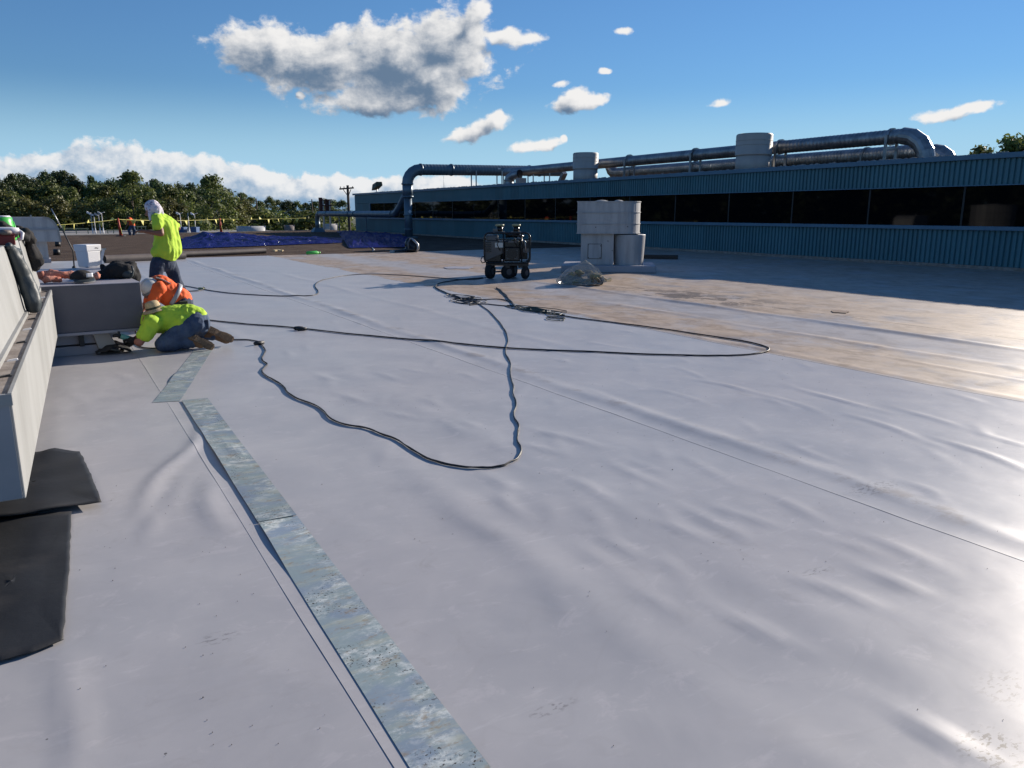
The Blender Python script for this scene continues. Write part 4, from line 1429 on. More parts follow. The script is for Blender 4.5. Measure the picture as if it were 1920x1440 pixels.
for px, w_, lb in ((338, 13, 'wide blue bin right of the standing worker'), (363, 10, 'narrow blue bin under the small lamp head')):
    D = 70
    p = lowpt(px, D)
    t_ = thing('blue_bin', lb, 'bin', p, -yaw, 'blue bins on the lower roof')
    s_ = w_*D/1475/2
    zt_ = zat(426, D)+.55
    MB().hexa([(-s_*.9, -.3, 0), (s_*.9, -.3, 0), (s_*.9, .3, 0), (-s_*.9, .3, 0), (-s_, -.35, zt_-.08), (s_, -.35, zt_-.08), (s_, .35, zt_-.08), (-s_, .35, zt_-.08)]).build('bin_body', M_BLUEBIN, t_)
    MB().box(-s_*1.05, s_*1.05, -.38, .38, zt_-.08, zt_).build('lid', M_BLUEBIN, t_)
for x0, x1, top, mt_, lb in ((441, 496, 425, M_PAINTGREY, 'long grey half round hood left of the end elbow'), (531, 551, 423.5, M_BROWNPIPE, 'brown half round hood in the middle beyond the roof edge'), (604, 632, 421, M_PAINTWARM, 'pale half round hood seen under the level duct')):
    D = 82
    a_, b_ = lowpt(x0, D), lowpt(x1, D)
    t_ = thing('half_round_hood', lb, 'vent hood', a_, math.atan2((b_-a_).y, (b_-a_).x), 'half round hoods on the lower roof')
    W = (b_-a_).length
    h = zat(top, D)+.55
    pr = [(0, -h*.9*math.cos(a), h*math.sin(a)) for a in [math.pi*k/14 for k in range(15)]]
    MB().prism(pr, (W, 0, 0), True).build('shell', mt_, t_)
    for x in (0, W*.5, W-.05):
        MB().prism([(x, p[1]*1.03, p[2]*1.03) for p in pr], (.06, 0, 0)).build('rib', mt_, t_)
    MB().box(-.05, W+.05, -h, h, 0, .08).build('curb', M_STONE, t_)

# ================================================================== LEFT ROOFTOP UNIT
UY = R(-1.85)   # slight turn
unit = thing('rooftop_unit', 'pale metal rooftop unit with a weathered ledge in left foreground', 'rooftop unit', (-.235, 4.06, 0), UY)
UL = 5.45
MB().box(-2.6, 0.0, 0.0, UL, .25, .735).build('lower_casing', [M_UNIT], unit, bevel=.006)
# end sheet facing the camera, its shade put into a bluer colour, 2 mm proud
MB().box(-2.6, -.012, -.004, .0, .256, .728).build('shade_tinted_end', M_UNITDARK, unit)
MB().box(-2.6, -.012, .012, UL, .736, .745).build('ledge', M_LEDGE, unit)
MB().box(-.013, .003, -.004, UL, .70, .755).build('ledge_lip', M_UNIT, unit)
MB().box(-2.6, .003, -.012, .012, .70, .752).build('front_lip', M_UNIT, unit)
ins = .115
MB().hexa([(-2.6, .05, .745), (-ins, .05, .745), (-ins, UL+.35, .745), (-2.6, UL+.35, .745), (-2.6, .1, 1.30), (-ins-.075, .1, 1.30), (-ins-.075, UL+.28, 1.30), (-2.6, UL+.28, 1.30)]).build('upper_casing', M_UNIT, unit, bevel=.008)
MB().hexa([(-ins-.002, UL-.75, .76), (-ins+.006, UL-.75, .76), (-ins+.006, UL+.36, .76), (-ins-.002, UL+.36, .76), (-ins-.077, UL-.78, 1.305), (-ins-.069, UL-.78, 1.305), (-ins-.069, UL+.29, 1.305), (-ins-.077, UL+.29, 1.305)]).build('cover_sheet', M_UNIT, unit)
MB().box(-ins-.02, -ins+.018, .03, UL+.1, .742, .775).build('bottom_flange', M_UNIT, unit)
MB().box(-2.4, -.55, .35, UL-.4, 0.0, .25).build('curb', M_CURBGREY, unit)
for k in range(9):
    y = .4+k*.62+rng.uniform(-.1, .1)
    MB().hexa([(-.085, y, .745), (-.03, y+.02, .745), (-.03, y+.05, .745), (-.085, y+.03, .745), (-.08, y, .752), (-.035, y+.02, .757), (-.035, y+.04, .757), (-.08, y+.03, .752)]).build('sealant_scrap', M_WHITE if k % 2 else M_BLACK, unit)
for k in range(3):
    MB().cyl((-.20+.015*k, 4.5+.2*k, 1.05-.1*k), (-.17+.015*k, 4.5+.2*k, 1.05-.1*k), .012, n=8).build('screw', M_STEEL, unit)

# black rubber pieces on the roof beside the unit


def sheet_piece(name, label, poly, z0, lift):
    pts = [gp(*q) for q in poly]
    c = sum(pts)/len(pts)
    b = MB()
    # fan of rings, wavy
    n = len(pts)
    fine = []
    for i in range(n):
        for k in range(10):
            q_ = pts[i]*(1-k/10)+pts[(i+1) % n]*k/10
            fine.append(q_+np.array([mnoise.noise(Vector((q_[0]*14, q_[1]*14, 3)))*.006, mnoise.noise(Vector((q_[0]*14, q_[1]*14, 9)))*.010, 0]))
    rings = 12
    for j in range(rings+1):
        f = j/rings
        for p in fine:
            q = c*(1-f)+p*f
            wv = .012*mnoise.noise(Vector((q[0]*4, q[1]*4, z0*50)))+lift*max(0, f-.6)*max(0, mnoise.noise(Vector((p[0]*5, p[1]*3, 1.0)))+.35)
            b.v.append((q[0], q[1], z0+.012+wv))
    N = len(fine)
    for j in range(rings):
        for k in range(N):
            k2 = (k+1) % N
            b.face((j*N+k, j*N+k2, (j+1)*N+k2, (j+1)*N+k), True)
    return tag(b.build(name, M_RUBBER, solid=.004), label, 'rubber sheet', group='black rubber sheets under the unit')


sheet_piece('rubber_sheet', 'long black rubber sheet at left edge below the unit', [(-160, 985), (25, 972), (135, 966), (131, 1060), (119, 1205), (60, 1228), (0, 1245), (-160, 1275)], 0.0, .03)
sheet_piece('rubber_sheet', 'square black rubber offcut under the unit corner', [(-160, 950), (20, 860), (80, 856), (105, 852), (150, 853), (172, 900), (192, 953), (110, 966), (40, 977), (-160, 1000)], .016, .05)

# grey box on legs between the unit and the workers
boxb = thing('duct_box', 'grey membrane clad box raised on rails beside the workers', 'box', (-.075, 9.62, 0), R(3.5))
BW, BD = .89, 3.0
MB().box(-.35, BW, 0, BD, .265, .775).build('casing', M_BOXGREY, boxb, bevel=.008)
MB().box(-.33, BW+.03, -.03, BD+.02, .235, .265).build('bottom_flange', M_CURBGREY, boxb, bevel=.004)
MB().box(-.352, BW+.002, .0, BD+.002, .775, .783).build('top_sheet', M_CURBGREY, boxb)
MB().box(-.3, .40, .12, .28, .12, .235).build('support_rail', M_CURBGREY, boxb)
MB().box(-.3, .42, .10, .40, .0, .10).build('rail_pad', M_CURBGREY, boxb)
MB().hexa([(.40, .05, .06), (.62, .05, .0), (.62, .5, .0), (.40, .5, .06), (.36, .05, .235), (.52, .05, .235), (.52, .5, .235), (.36, .5, .235)]).build('downspout', M_PAINTWARM, boxb, bevel=.01)
MB().box(.22, .27, .05, .6, .10, .235).build('bracket', M_BLACK, boxb)
for y in (1.4, 2.6):
    MB().box(-.3, .8, y, y+.16, 0, .235).build('support_rail', M_CURBGREY, boxb)
fw_ = MB()
fw_.grid(lambda u, v: (.36+.36*u, -.02+.34*v-.06*math.sin(u*3), .02+.10*math.sin(math.pi*u)*(.5+.5*v)+.02*mnoise.noise(Vector((u*5, v*5, 0)))), 24, 16)
fl_ = fw_.build('rubber_flap', M_RUBBER, solid=.006)
fl_.location = (-.075, 9.62, 0)
tag(fl_, 'folded black rubber flap lying under the grey box by the glove', 'rubber flap')

# things on the unit
ZT = 1.30
uo = Vector((-.235, 4.06, 0))


def upos(px, py, z):
    return Vector(gp(px, py, z))


p = upos(12, 425, ZT) if False else None
yy = 9.1
can_r = .085


def on_unit(px, Y):
    r = ray(px, 440)
    return Vector((r[0]/r[1]*Y, Y, ZT))


t_ = thing('green_cooler', 'bright green drinking jug on the rooftop unit', 'jug', on_unit(6, 8.7))
t_.scale = (.88, .88, .86)
cz = EYE+(-1)*(0)   # eye level jug top
MB().tube([(0, 0, 0), (0, 0, .02), (0, 0, .17), (0, 0, .19), (0, 0, .24), (0, 0, .25)], [.115, .122, .108, .104, .10, .085], 20).build('jug_body', M_GREEN, t_)
MB().tube([(0, 0, .245), (0, 0, .262)], [.095, .08], 20).build('lid', M_WHITE, t_)
MB().tube([(.10, 0, .2), (.115, 0, .12), (.13, 0, .02)], .012, 6).build('handle_strap', M_GREEN, t_)
p = on_unit(6, 7.35)
t_ = thing('red_toolbox', 'dark red steel toolbox on top of the unit', 'toolbox', p, R(4))
MB().box(-.5, .075, 0, .35, .0, .075).build('box_body', M_RED, t_, bevel=.006)
MB().box(-.5, .08, -.005, .355, .075, .085).build('lid', M_RED, t_)
t_ = thing('white_roll', 'white rolled membrane lying on the red toolbox', 'roll', p+Vector((0, 0, .088)), R(4))
MB().tube([(-.55, .12, .025), (.06, .12, .025), (.115, .12, .022)], [.026, .026, .022], 14).build('roll_body', M_WHITE, t_)
MB().tube([(.115, .12, .02), (.135, .10, .0), (.125, .09, -.04), (.10, .09, -.05)], .014, 8).build('loose_end', M_WHITE, t_)

uf = Ref(45, 600, 0)
# black jacket over the corner
jr = Ref(60, 700, 0)


class Plane:
    """points on the vertical plane at a fixed distance Y ahead"""
    def __init__(s, Y):
        s.Y = Y

    def __call__(s, px, py, d_=0.0):
        r = ray(px, py)
        return Vector(EYEP+r*((s.Y+d_)/r[1]))


J = Plane(9.35)
blob('black_jacket', [('c', J(32, 432), .05, J(55, 440), .045), ('c', J(48, 436, -.2), .05, J(60, 450, -.1), .045), ('c', J(52, 445), .04, J(62, 480, -.05), .05), ('c', J(60, 455), .04, J(66, 500), .05),
                      ('c', J(64, 470), .05, J(75, 492, -.02), .038), ('c', J(66, 480), .05, J(69, 501), .035), ('c', J(34, 438, -.3), .035, J(50, 448, -.25), .03)], M_BLACKCLOTH, None, .016, 2, .012, 14)
tag(BLOBS[-1][0], 'black jacket draped over the far corner of the unit', 'jacket')
J = Plane(8.35)
blob('dark_bag', [('c', J(-30, 432), .07, J(12, 432), .06), ('c', J(2, 424), .05, J(20, 440), .04), ('e', J(18, 436), (.07, .08, .05))], M_BLACKCLOTH, None, .016, 2, .012, 14)
tag(BLOBS[-1][0], 'dark cloth bundle behind the white roll on the unit', 'bundle')
J = Plane(6.85)
blob('brown_glove', [('e', J(10, 436, .5), (.05, .05, .025)), ('c', J(4, 436, .5), .025, J(16, 438, .5), .02)], M_BROWNPIPE, None, .012, 2, .006, 20)
tag(BLOBS[-1][0], 'tan work glove on the dark bundle beside green jug', 'glove')


# waders leg hanging on the sloping side: lies just off the battered face
def face_pt(px, py, off):
    """point on the unit's sloping side, moved out by off"""
    n = Vector((1, 0, .135)).normalized()
    n.rotate(Matrix.Rotation(UY, 3, 'Z'))
    o_ = Vector((-ins, 0, .745))
    o_.rotate(Matrix.Rotation(UY, 3, 'Z'))
    o_ += uo
    r = Vector(ray(px, py))
    e_ = Vector(EYEP)
    t = (o_-e_).dot(n)/r.dot(n)
    return e_+r*t+n*off


blob('hanging_coat_sleeve', [('c', face_pt(12, 470, .04), .045, face_pt(29, 520, .06), .062), ('c', face_pt(29, 520, .06), .062, face_pt(42, 568, .07), .066), ('c', face_pt(42, 568, .07), .066, face_pt(45, 577, .06), .06),
                             ('c', face_pt(14, 472, .03), .03, face_pt(44, 520, .03), .04), ('c', face_pt(44, 520, .03), .04, face_pt(52, 560, .04), .04), ('c', face_pt(8, 462, .03), .03, face_pt(20, 475, .05), .03)], M_GREYCLOTH, None, .012, 3, .010, 7)
tag(BLOBS[-1][0], 'dark grey rubberised trouser leg hanging down the unit side', 'trousers')

# things on the grey box
JB = Plane(10.4)
blob('black_tool_bag', [('c', JB(195, 520), .09, JB(250, 520), .09), ('c', JB(205, 508), .08, JB(245, 505), .08), ('c', JB(252, 497), .035, JB(257, 518), .06), ('c', JB(212, 494), .035, JB(253, 493), .028), ('e', JB(228, 508, -.05), (.16, .12, .10)), ('c', JB(193, 500, .1), .04, JB(200, 515, .1), .05)],
     M_BLACKCLOTH, None, .018, 1, .020, 11)
bag = tag(BLOBS[-1][0], 'black tool bag slumped on the grey box', 'bag')
t_ = MB()
t_.tube([JB(247, 499, -.16), JB(250, 508, -.18), JB(247, 518, -.17), JB(240, 524, -.16)], .012, 6).build('strap', M_GREYCLOTH, bag)
MB().ellipsoid(JB(239, 514, -.15), (.07, .03, .05), 10, 6).build('mesh_pocket', M_GREYCLOTH, bag)
JC = Plane(10.1)
blob('orange_cloth', [('c', JC(76, 516), .05, JC(100, 518), .045), ('c', JC(98, 514), .045, JC(136, 516), .04), ('c', JC(85, 524, -.1), .035, JC(112, 525, -.1), .035), ('e', JC(180, 517, .1), (.05, .06, .04)), ('c', JC(136, 516), .03, JC(180, 518, .1), .03)], M_PINKCLOTH, None, .014, 1, .022, 16)
tag(BLOBS[-1][0], 'faded orange cloth crumpled on the grey box', 'cloth')
JD = Plane(9.95)
c0 = JD(153, 514)
cp = thing('baseball_hat', 'black cap with a pale front badge on the box', 'cap', c0-Vector((0, 0, .055)), R(10))
hb = MB()
hb.grid(lambda u, v: (.125*math.cos(2*math.pi*u)*math.cos(v*math.pi/2), .12*math.sin(2*math.pi*u)*math.cos(v*math.pi/2), .105*math.sin(v*math.pi/2)), 24, 10)
hb.build('cap_dome', M_BLACKCLOTH, cp)
MB().grid(lambda u, v: ((-.11+.22*u), -.08-.12*v*math.sin(math.pi*(.15+.7*u)), .012-.03*v), 12, 6).build('peak', M_GREYCLOTH, cp, solid=.004)
MB().grid(lambda u, v: (.02+.07*u, -.125+.015*u, .025+.045*v), 4, 4).build('badge', M_WHITE, cp, solid=.003)

p = Vector(gp(168, 501, .783))
bk = thing('white_bucket', 'white square plastic bucket standing on the grey box', 'bucket', p, R(38))
hb_, wt, wb = .33, .122, .103
MB().hexa([(-wb, -wb, 0), (wb, -wb, 0), (wb, wb, 0), (-wb, wb, 0), (-wt*.97, -wt*.97, hb_-.09), (wt*.97, -wt*.97, hb_-.09), (wt*.97, wt*.97, hb_-.09), (-wt*.97, wt*.97, hb_-.09)]).build('bucket_body', M_WHITE, bk, bevel=.018)
b = MB()
b.hexa([(-wt*1.02, -wt*1.02, hb_-.1), (wt*1.02, -wt*1.02, hb_-.1), (wt*1.02, wt*1.02, hb_-.1), (-wt*1.02, wt*1.02, hb_-.1), (-wt*1.05, -wt*1.05, hb_-.005), (wt*1.05, -wt*1.05, hb_-.005), (wt*1.05, wt*1.05, hb_-.005), (-wt*1.05, wt*1.05, hb_-.005)])
b.build('rim', M_WHITE, bk, bevel=.012)
MB().box(.02, .05, -wt*1.07, -wt*1.04, hb_-.06, hb_-.048).box(.06, .072, -wt*1.07, -wt*1.04, hb_-.065, hb_-.053).build('print', M_BLACK, bk)
JE = Plane(12.75)
cg = thing('caulking_gun', 'pale caulking gun hooked against the white bucket', 'caulking gun', JE(192, 483))
o_ = JE(192, 483)
MB().bar(JE(186, 467)-o_, JE(199, 467)-o_, .02, .02).build('cradle', M_STEEL, cg)
MB().bar(JE(194, 468)-o_, JE(187, 500)-o_, .035, .035).build('cartridge', M_WHITE, cg)
MB().bar(JE(190, 470)-o_, JE(185, 497)-o_, .012, .012).build('rod', M_STEEL, cg)
JF = Plane(13.4)
o_ = JF(137, 478)
pl = thing('leaning_pole', 'thin pole leaning up to the left behind white bucket', 'pole', o_)
MB().tube([JF(139, 500)-o_, JF(137, 470)-o_, JF(115, 427)-o_], [.010, .010, .009], 8).build('shaft', M_BLACK, pl)
MB().tube([JF(115, 427)-o_, JF(96, 391)-o_], [.009, .007], 8).build('upper_shaft', M_STEEL, pl)
MB().ellipsoid(JF(139, 502)-o_, (.03, .03, .03), 8, 6).build('foot', M_BLACK, pl)

# vent hood behind
rv = Ref(76, 492)
vh = thing('vent_hood', 'grey gooseneck vent hood with rounded top behind the jacket', 'vent hood', rv.o, rv.rz)
V = lambda px, py: rv(px, py, -.55)
prof = [V(5, 453), V(115, 453), V(112, 440), V(109, 428), V(105, 420), V(99, 413), V(91, 408.5), V(82, 407), V(5, 407)]
MB().prism([(q[0], -.55, q[2]) for q in prof], (0, 1.3, 0)).build('hood', M_PAINTGREY, vh)
zf0, zf1 = V(60, 432)[2], V(60, 428)[2]
MB().box(V(5, 430)[0], V(111, 430)[0], -.575, -.548, zf0, zf1).build('flange', M_UNITDARK, vh)
MB().prism([(q[0]+.01, -.57, q[2]+.01) for q in prof[1:8]]+[(q[0]-.03, -.57, q[2]-.03) for q in prof[7:0:-1]], (0, .05, 0)).build('edge_trim', M_UNIT, vh)
MB().prism([(q[0]+.012, .72, q[2]+.012) for q in prof[1:8]]+[(q[0]-.03, .72, q[2]-.03) for q in prof[7:0:-1]], (0, .05, 0)).build('edge_trim', M_UNIT, vh)
xa, xb = rv(60, 470)[0]-.2, rv(90, 470)[0]
MB().box(xa, xb, -.3, .5, 0, V(60, 453)[2]).build('pedestal', M_PAINTGREY, vh)
MB().box(xa-.05, xb+.05, -.35, .55, 0, .12).build('curb', M_CURBGREY, vh)
MB().box(V(56, 405)[0], V(59, 403)[0], -.3, -.2, V(56, 407)[2], V(56, 403)[2]).build('lifting_lug', M_UNIT, vh)

# ================================================================== GALVANISED STRIPS


def strip(label, quad, z, seed, thick=.0006):
    a_, b_, c_, d_ = [gp(*q) for q in quad]     # near left, near right, far right, far left
    L_ = np.linalg.norm(d_-a_)
    nv, nu = max(10, int(L_/.06)), 8
    b = MB()

    def fn(u, v):
        p = (a_*(1-u)+b_*u)*(1-v)+(d_*(1-u)+c_*u)*v
        y = v*L_
        wv = (.0002+.030*max(0, mnoise.noise(Vector((y*1.1+seed, .3, .3)))-.20)+.0002*mnoise.noise(Vector((y*3+seed, 2, 0))))*(1-u)**1.5
        return (p[0], p[1], z+float(membrane_z(np.array(p[0]), np.array(p[1])))+.0012+wv+.0003*(1-abs(2*u-1)))
    b.grid(fn, nu, nv, smooth=False)
    return tag(b.build('metal_strip', M_STRIP, solid=-thick), label, 'metal strip', group='galvanised strips on the membrane')


strip('short galvanised strip lying askew behind the kneeling worker boots', [(286, 755.5), (337, 753), (398, 657), (363, 659)], .0015, 1)
strip('middle galvanised strip starting below the short askew strip', [(484, 982), (556, 968), (389, 748), (341, 753)], .0045, 4, .0030)
strip('nearest galvanised strip, speckled with dirt, running out of frame', [(860, 1590), (1035, 1590), (557, 968), (485, 983)], .0005, 9)

# ================================================================== CORDS


def smooth_path(pts, it=2):
    pts = [np.array(p, float) for p in pts]
    for _ in range(it):
        o_ = [pts[0]]
        for a_, b_ in zip(pts[:-1], pts[1:]):
            o_ += [a_*.75+b_*.25, a_*.25+b_*.75]
        o_.append(pts[-1])
        pts = o_
    return pts


def on_roof(pxs, r, wob=0.0, seed=0.0, z0=.0):
    out = []
    for i, p in enumerate(smooth_path(pxs)):
        q = gp(p[0], p[1], r)
        z = float(membrane_z(np.array(q[0]), np.array(q[1])))
        n1 = mnoise.noise(Vector((i*.35+seed, seed, 0)))
        n2 = mnoise.noise(Vector((i*.35, seed, 5)))
        q = q+np.array([n1*wob, n2*wob*2.2, 0])
        out.append((q[0], q[1], z+r+.001+z0*.6+.003*abs(n2)*(wob > 0)))
    return out


def cord(label, pxs, r=.009, mt=M_CORD, strands=1, wob=.0, plugs=(), group='power cords on the membrane'):
    t_ = thing('power_cord', label, 'power cord', group=group)
    for k in range(strands):
        MB().tube(on_roof(pxs, r, wob, k*17.3+len(pxs), k*.008), r, 7).build('cable', mt, t_)
    for px, py, a in plugs:
        q = Vector(gp(px, py, .025))
        d_ = Vector((math.cos(a), math.sin(a), 0))
        MB().tube([q-d_*.07, q-d_*.05, q, q+d_*.06], [.012, .024, .026, .02], 10).build('plug', mt if px > 400 else M_OLIVE, t_)
    return t_


cord('black cord with yellow plug from the orange vest worker to generator', [(338, 534), (356, 537), (374, 541), (400, 546), (440, 550.5), (520, 555), (580, 554.5), (596, 551), (597, 545), (592, 540), (590, 534), (597, 528), (610, 523), (650, 515.5), (700, 513), (760, 516), (830, 521.5), (880, 525), (900, 523), (912, 520)], .0085, plugs=((377, 541, -.6),))
cord('short black cord loop behind the orange vest worker', [(345, 546), (360, 546), (375, 545), (386, 541), (381, 538)], .009)
cord('black cord from the lime shirt worker sweeping right in a wide loop', [(376, 598), (395, 601), (430, 604), (480, 609), (530, 612), (565, 616), (640, 625), (720, 632), (800, 639), (880, 646), (960, 653), (1060, 658), (1150, 662), (1250, 666), (1340, 667), (1400, 665), (1436, 660), (1444, 655), (1432, 648), (1400, 640), (1330, 630), (1240, 618), (1160, 606), (1090, 598), (1050, 592)], .0062, strands=2, wob=.006, plugs=((560, 615, -.2), (566, 616.5, -.2)))
cord('kinked black cord pair from the brown boots to the coil', [(436, 638), (470, 639), (488, 642), (492, 650), (499, 656), (496, 664), (490, 672), (494, 679), (503, 684), (494, 690), (490, 697), (500, 706), (515, 714), (532, 724), (540, 738), (560, 749), (588, 758), (606, 768), (618, 786), (650, 798), (690, 803), (716, 815), (745, 823), (768, 840), (795, 857), (830, 869), (870, 876), (910, 877), (945, 873), (968, 862), (979, 848), (976, 836), (968, 824), (974, 806), (972, 795), (962, 780), (968, 762), (964, 742), (962, 720), (955, 700), (960, 685), (950, 668), (947, 655), (953, 640), (950, 625), (940, 608), (928, 594), (916, 582), (902, 572), (890, 566)], .0047, strands=2, wob=.009, plugs=((486, 643, .3),))
cord('black cord from the coil back to the generator wheels', [(868, 560), (848, 553), (830, 547), (818, 541), (816, 535), (826, 530), (850, 526), (880, 523), (905, 521)], .010, strands=2, wob=.02)
cord('black cord crossing between the black coil and green coil', [(888, 560), (905, 562), (930, 560), (948, 562), (958, 566)], .008)
cord('second black cord crossing below toward the green coil', [(880, 572), (905, 569), (935, 572), (962, 574)], .008)
cord('black cord pair running up from green coil toward the sack', [(968, 575), (958, 565), (950, 556), (943, 550), (936, 543), (931, 540)], .010, strands=2, wob=.02)


def coil(label, c, rx, n, mt, seed):
    t_ = thing('cord_coil', label, 'cord coil', group='heaped cord coils')
    r_ = random.Random(seed)
    for k in range(n):
        px, py = c[0]+r_.gauss(0, rx*.28), c[1]+(r_.gauss(0, 3.0))
        a0, ln_, wd = r_.uniform(-.25, .25), r_.uniform(rx*.35, rx*.8), r_.uniform(1.2, 4.0)
        pts = []
        for q in range(13):
            a = 2*math.pi*q/12*.93
            x, y = ln_*math.cos(a), wd*math.sin(a)
            pts.append((px+x, py+y+x*(c[2]+a0*.12)))
        MB().tube(on_roof(pts, .006, .012, k*3.1, .008*(k % 4)), .006, 6).build('loop', mt, t_)
    return t_


coil('tangled black cord heap in the middle of the membrane', (872, 563, .08), 34, 11, M_CORD, 3)
coil('dark green cord heap lying beside the black heap', (1000, 582, .14), 48, 10, M_CORDGREEN, 5)
coil('small dark green cord heap at start of wide loop', (1040, 588, .10), 26, 5, M_CORDGREEN, 8)

# dark patches left on the old sheets
for (x0, y0, x1, y1, lb) in ((832, 500, 888, 505, 'dark rectangular patch stain left of the generator'), (1558, 583, 1592, 588, 'small dark puddle plate near the shade edge')):
    a_, b_ = gp((x0+x1)/2, (y0+y1)/2), None
    rr0 = Ref((x0+x1)/2, (y0+y1)/2)
    w_ = (rr0(x1, y0)[0]-rr0(x0, y0)[0])/2
    dpt = abs((gp((x0+x1)/2, y0)-gp((x0+x1)/2, y1))@rr0.b)/2
    b = MB()
    n = 14
    b.prism([(w_*math.cos(2*math.pi*k/n)*(1+.15*math.sin(k*2.3)), dpt*math.sin(2*math.pi*k/n)*(1+.2*math.sin(k*1.7)), .010) for k in range(n)], (0, 0, .004))
    o_ = b.build('patch', M_CURBGREY if x0 < 900 else M_RUST)
    o_.location, o_.rotation_euler = rr0.o, (0, 0, rr0.rz)
    tag(o_, lb, 'patch')

# ================================================================== PEOPLE


def fingers(out, wrist, d, side, up, r=.011, ln=.075, curl=.5):
    """five fingers from a palm: d forward, side across, up back of the hand"""
    d, side, up = Vector(d).normalized(), Vector(side).normalized(), Vector(up).normalized()
    palm = wrist+d*.05
    out.append(('e', palm, (.045, .045, .03)))
    for k, f in enumerate((-.033, -.011, .011, .033)):
        b0 = palm+d*.035+side*f
        l1 = ln*(.55, .62, .58, .46)[k]
        m_ = b0+d*l1*math.cos(curl*.5)-up*l1*math.sin(curl*.5)
        e_ = m_+d*l1*.8*math.cos(curl*1.6)-up*l1*.8*math.sin(curl*1.6)
        out += [('c', b0, r, m_, r*.95), ('c', m_, r*.95, e_, r*.8)]
    th = palm-side*.035
    t1 = th-side*.03+d*.025
    out += [('c', th, r*1.2, t1, r*1.1), ('c', t1, r*1.1, t1+d*.03-up*.008, r*.9)]


def head_prims(c, face, r=.095):
    face = Vector(face).normalized()
    out = [('e', c, (r*.95, r*.95, r*1.18)), ('e', c+face*r*.35-Vector((0, 0, r*.55)), (r*.62, r*.62, r*.55)), ('c', c+face*r*.92-Vector((0, 0, r*.05)), .014, c+face*r*1.18-Vector((0, 0, r*.30)), .016)]
    sd_ = face.cross(Vector((0, 0, 1)))
    if sd_.length < .1:
        sd_ = Vector((0, 1, 0))
    sd_.normalize()
    for s_ in (-1, 1):
        out.append(('e', c+sd_*s_*r*.97-Vector((0, 0, r*.15)), (.018, .018, .032)))
    return out


# --- standing worker
rw = Ref(318, 597)
W_ = lambda px, py, d_=0.0: rw(px, py, d_)
wk = thing('person', 'person standing in a lime shirt and white bandana, back to the camera', 'person', rw.o, rw.rz, 'roofers at work')
hc = W_(285, 392, .0)
face = Vector((-.80, .25, -.45))
shL, shR = W_(297, 413, -.09), W_(318, 420, .14)
elL, elR = W_(302, 438, -.17), W_(333, 427, .20)
wrL, wrR = W_(272, 434, -.22), W_(322, 441, .42)
hpL, hpR = W_(297, 494, -.09), W_(317, 494, .09)
knL, knR = W_(286, 543, -.16), W_(336, 540, .08)
anL, anR = W_(288, 588, -.06), W_(356, 577, .12)
anL.z = max(anL.z, .09)
anR.z = max(anR.z, .11)
pr = head_prims(hc, face)
pr += [('c', hc+Vector((.03, 0, -.06)), .055, W_(300, 408, .02), .062), ('c', shL, .055, elL, .042), ('c', elL, .044, wrL, .028), ('c', shR, .055, elR, .042), ('c', elR, .044, wrR, .028),
       ('c', W_(306, 424, .02), .095, (hpL+hpR)/2+Vector((0, 0, .15)), .11), ('c', (hpL+hpR)/2+Vector((0, 0, .15)), .12, (hpL+hpR)/2, .12),
       ('c', hpL, .075, knL, .05), ('c', knL, .052, anL, .036), ('c', hpR, .075, knR, .05), ('c', knR, .052, anR, .036), ('c', shL, .06, shR, .06)]
fingers(pr, wrL, wrL-elL, (0, 1, 0), (0, 0, 1), curl=.9)
fingers(pr, wrR, wrR-elR, (1, 0, 0), (0, 0, 1), curl=.9)
blob('body', pr, M_SKIN, wk, .0115, 3)
mid = (shL+shR)/2
blob('shirt', [('c', W_(298, 404, .0), .080, W_(322, 419, .10), .078), ('c', W_(297, 410, -.05), .085, W_(318, 420, .08), .09), ('c', W_(305, 423, .0), .145, W_(309, 450), .16), ('c', W_(309, 450), .16, W_(310, 472), .185),
               ('c', W_(297, 472, -.05), .105, W_(324, 474, .05), .105), ('c', W_(318, 425, .06), .10, W_(326, 470, .05), .105), ('c', W_(294, 409, -.11), .076, W_(297, 423, -.15), .072), ('c', W_(321, 419, .14), .07, W_(330, 424, .18), .062)],
     M_HIVIS, wk, .013, 3, .022, 6.5, 3)
blob('jeans', [('e', (hpL+hpR)/2+Vector((0, 0, .02)), (.165, .145, .14)), ('c', hpL, .105, knL, .078), ('c', knL, .080, anL+Vector((0, 0, .03)), .064), ('c', hpR, .105, knR, .078), ('c', knR, .080, anR+Vector((0, 0, .03)), .064)], M_DARKJEANS, wk, .014, 3, .012, 9, 8)
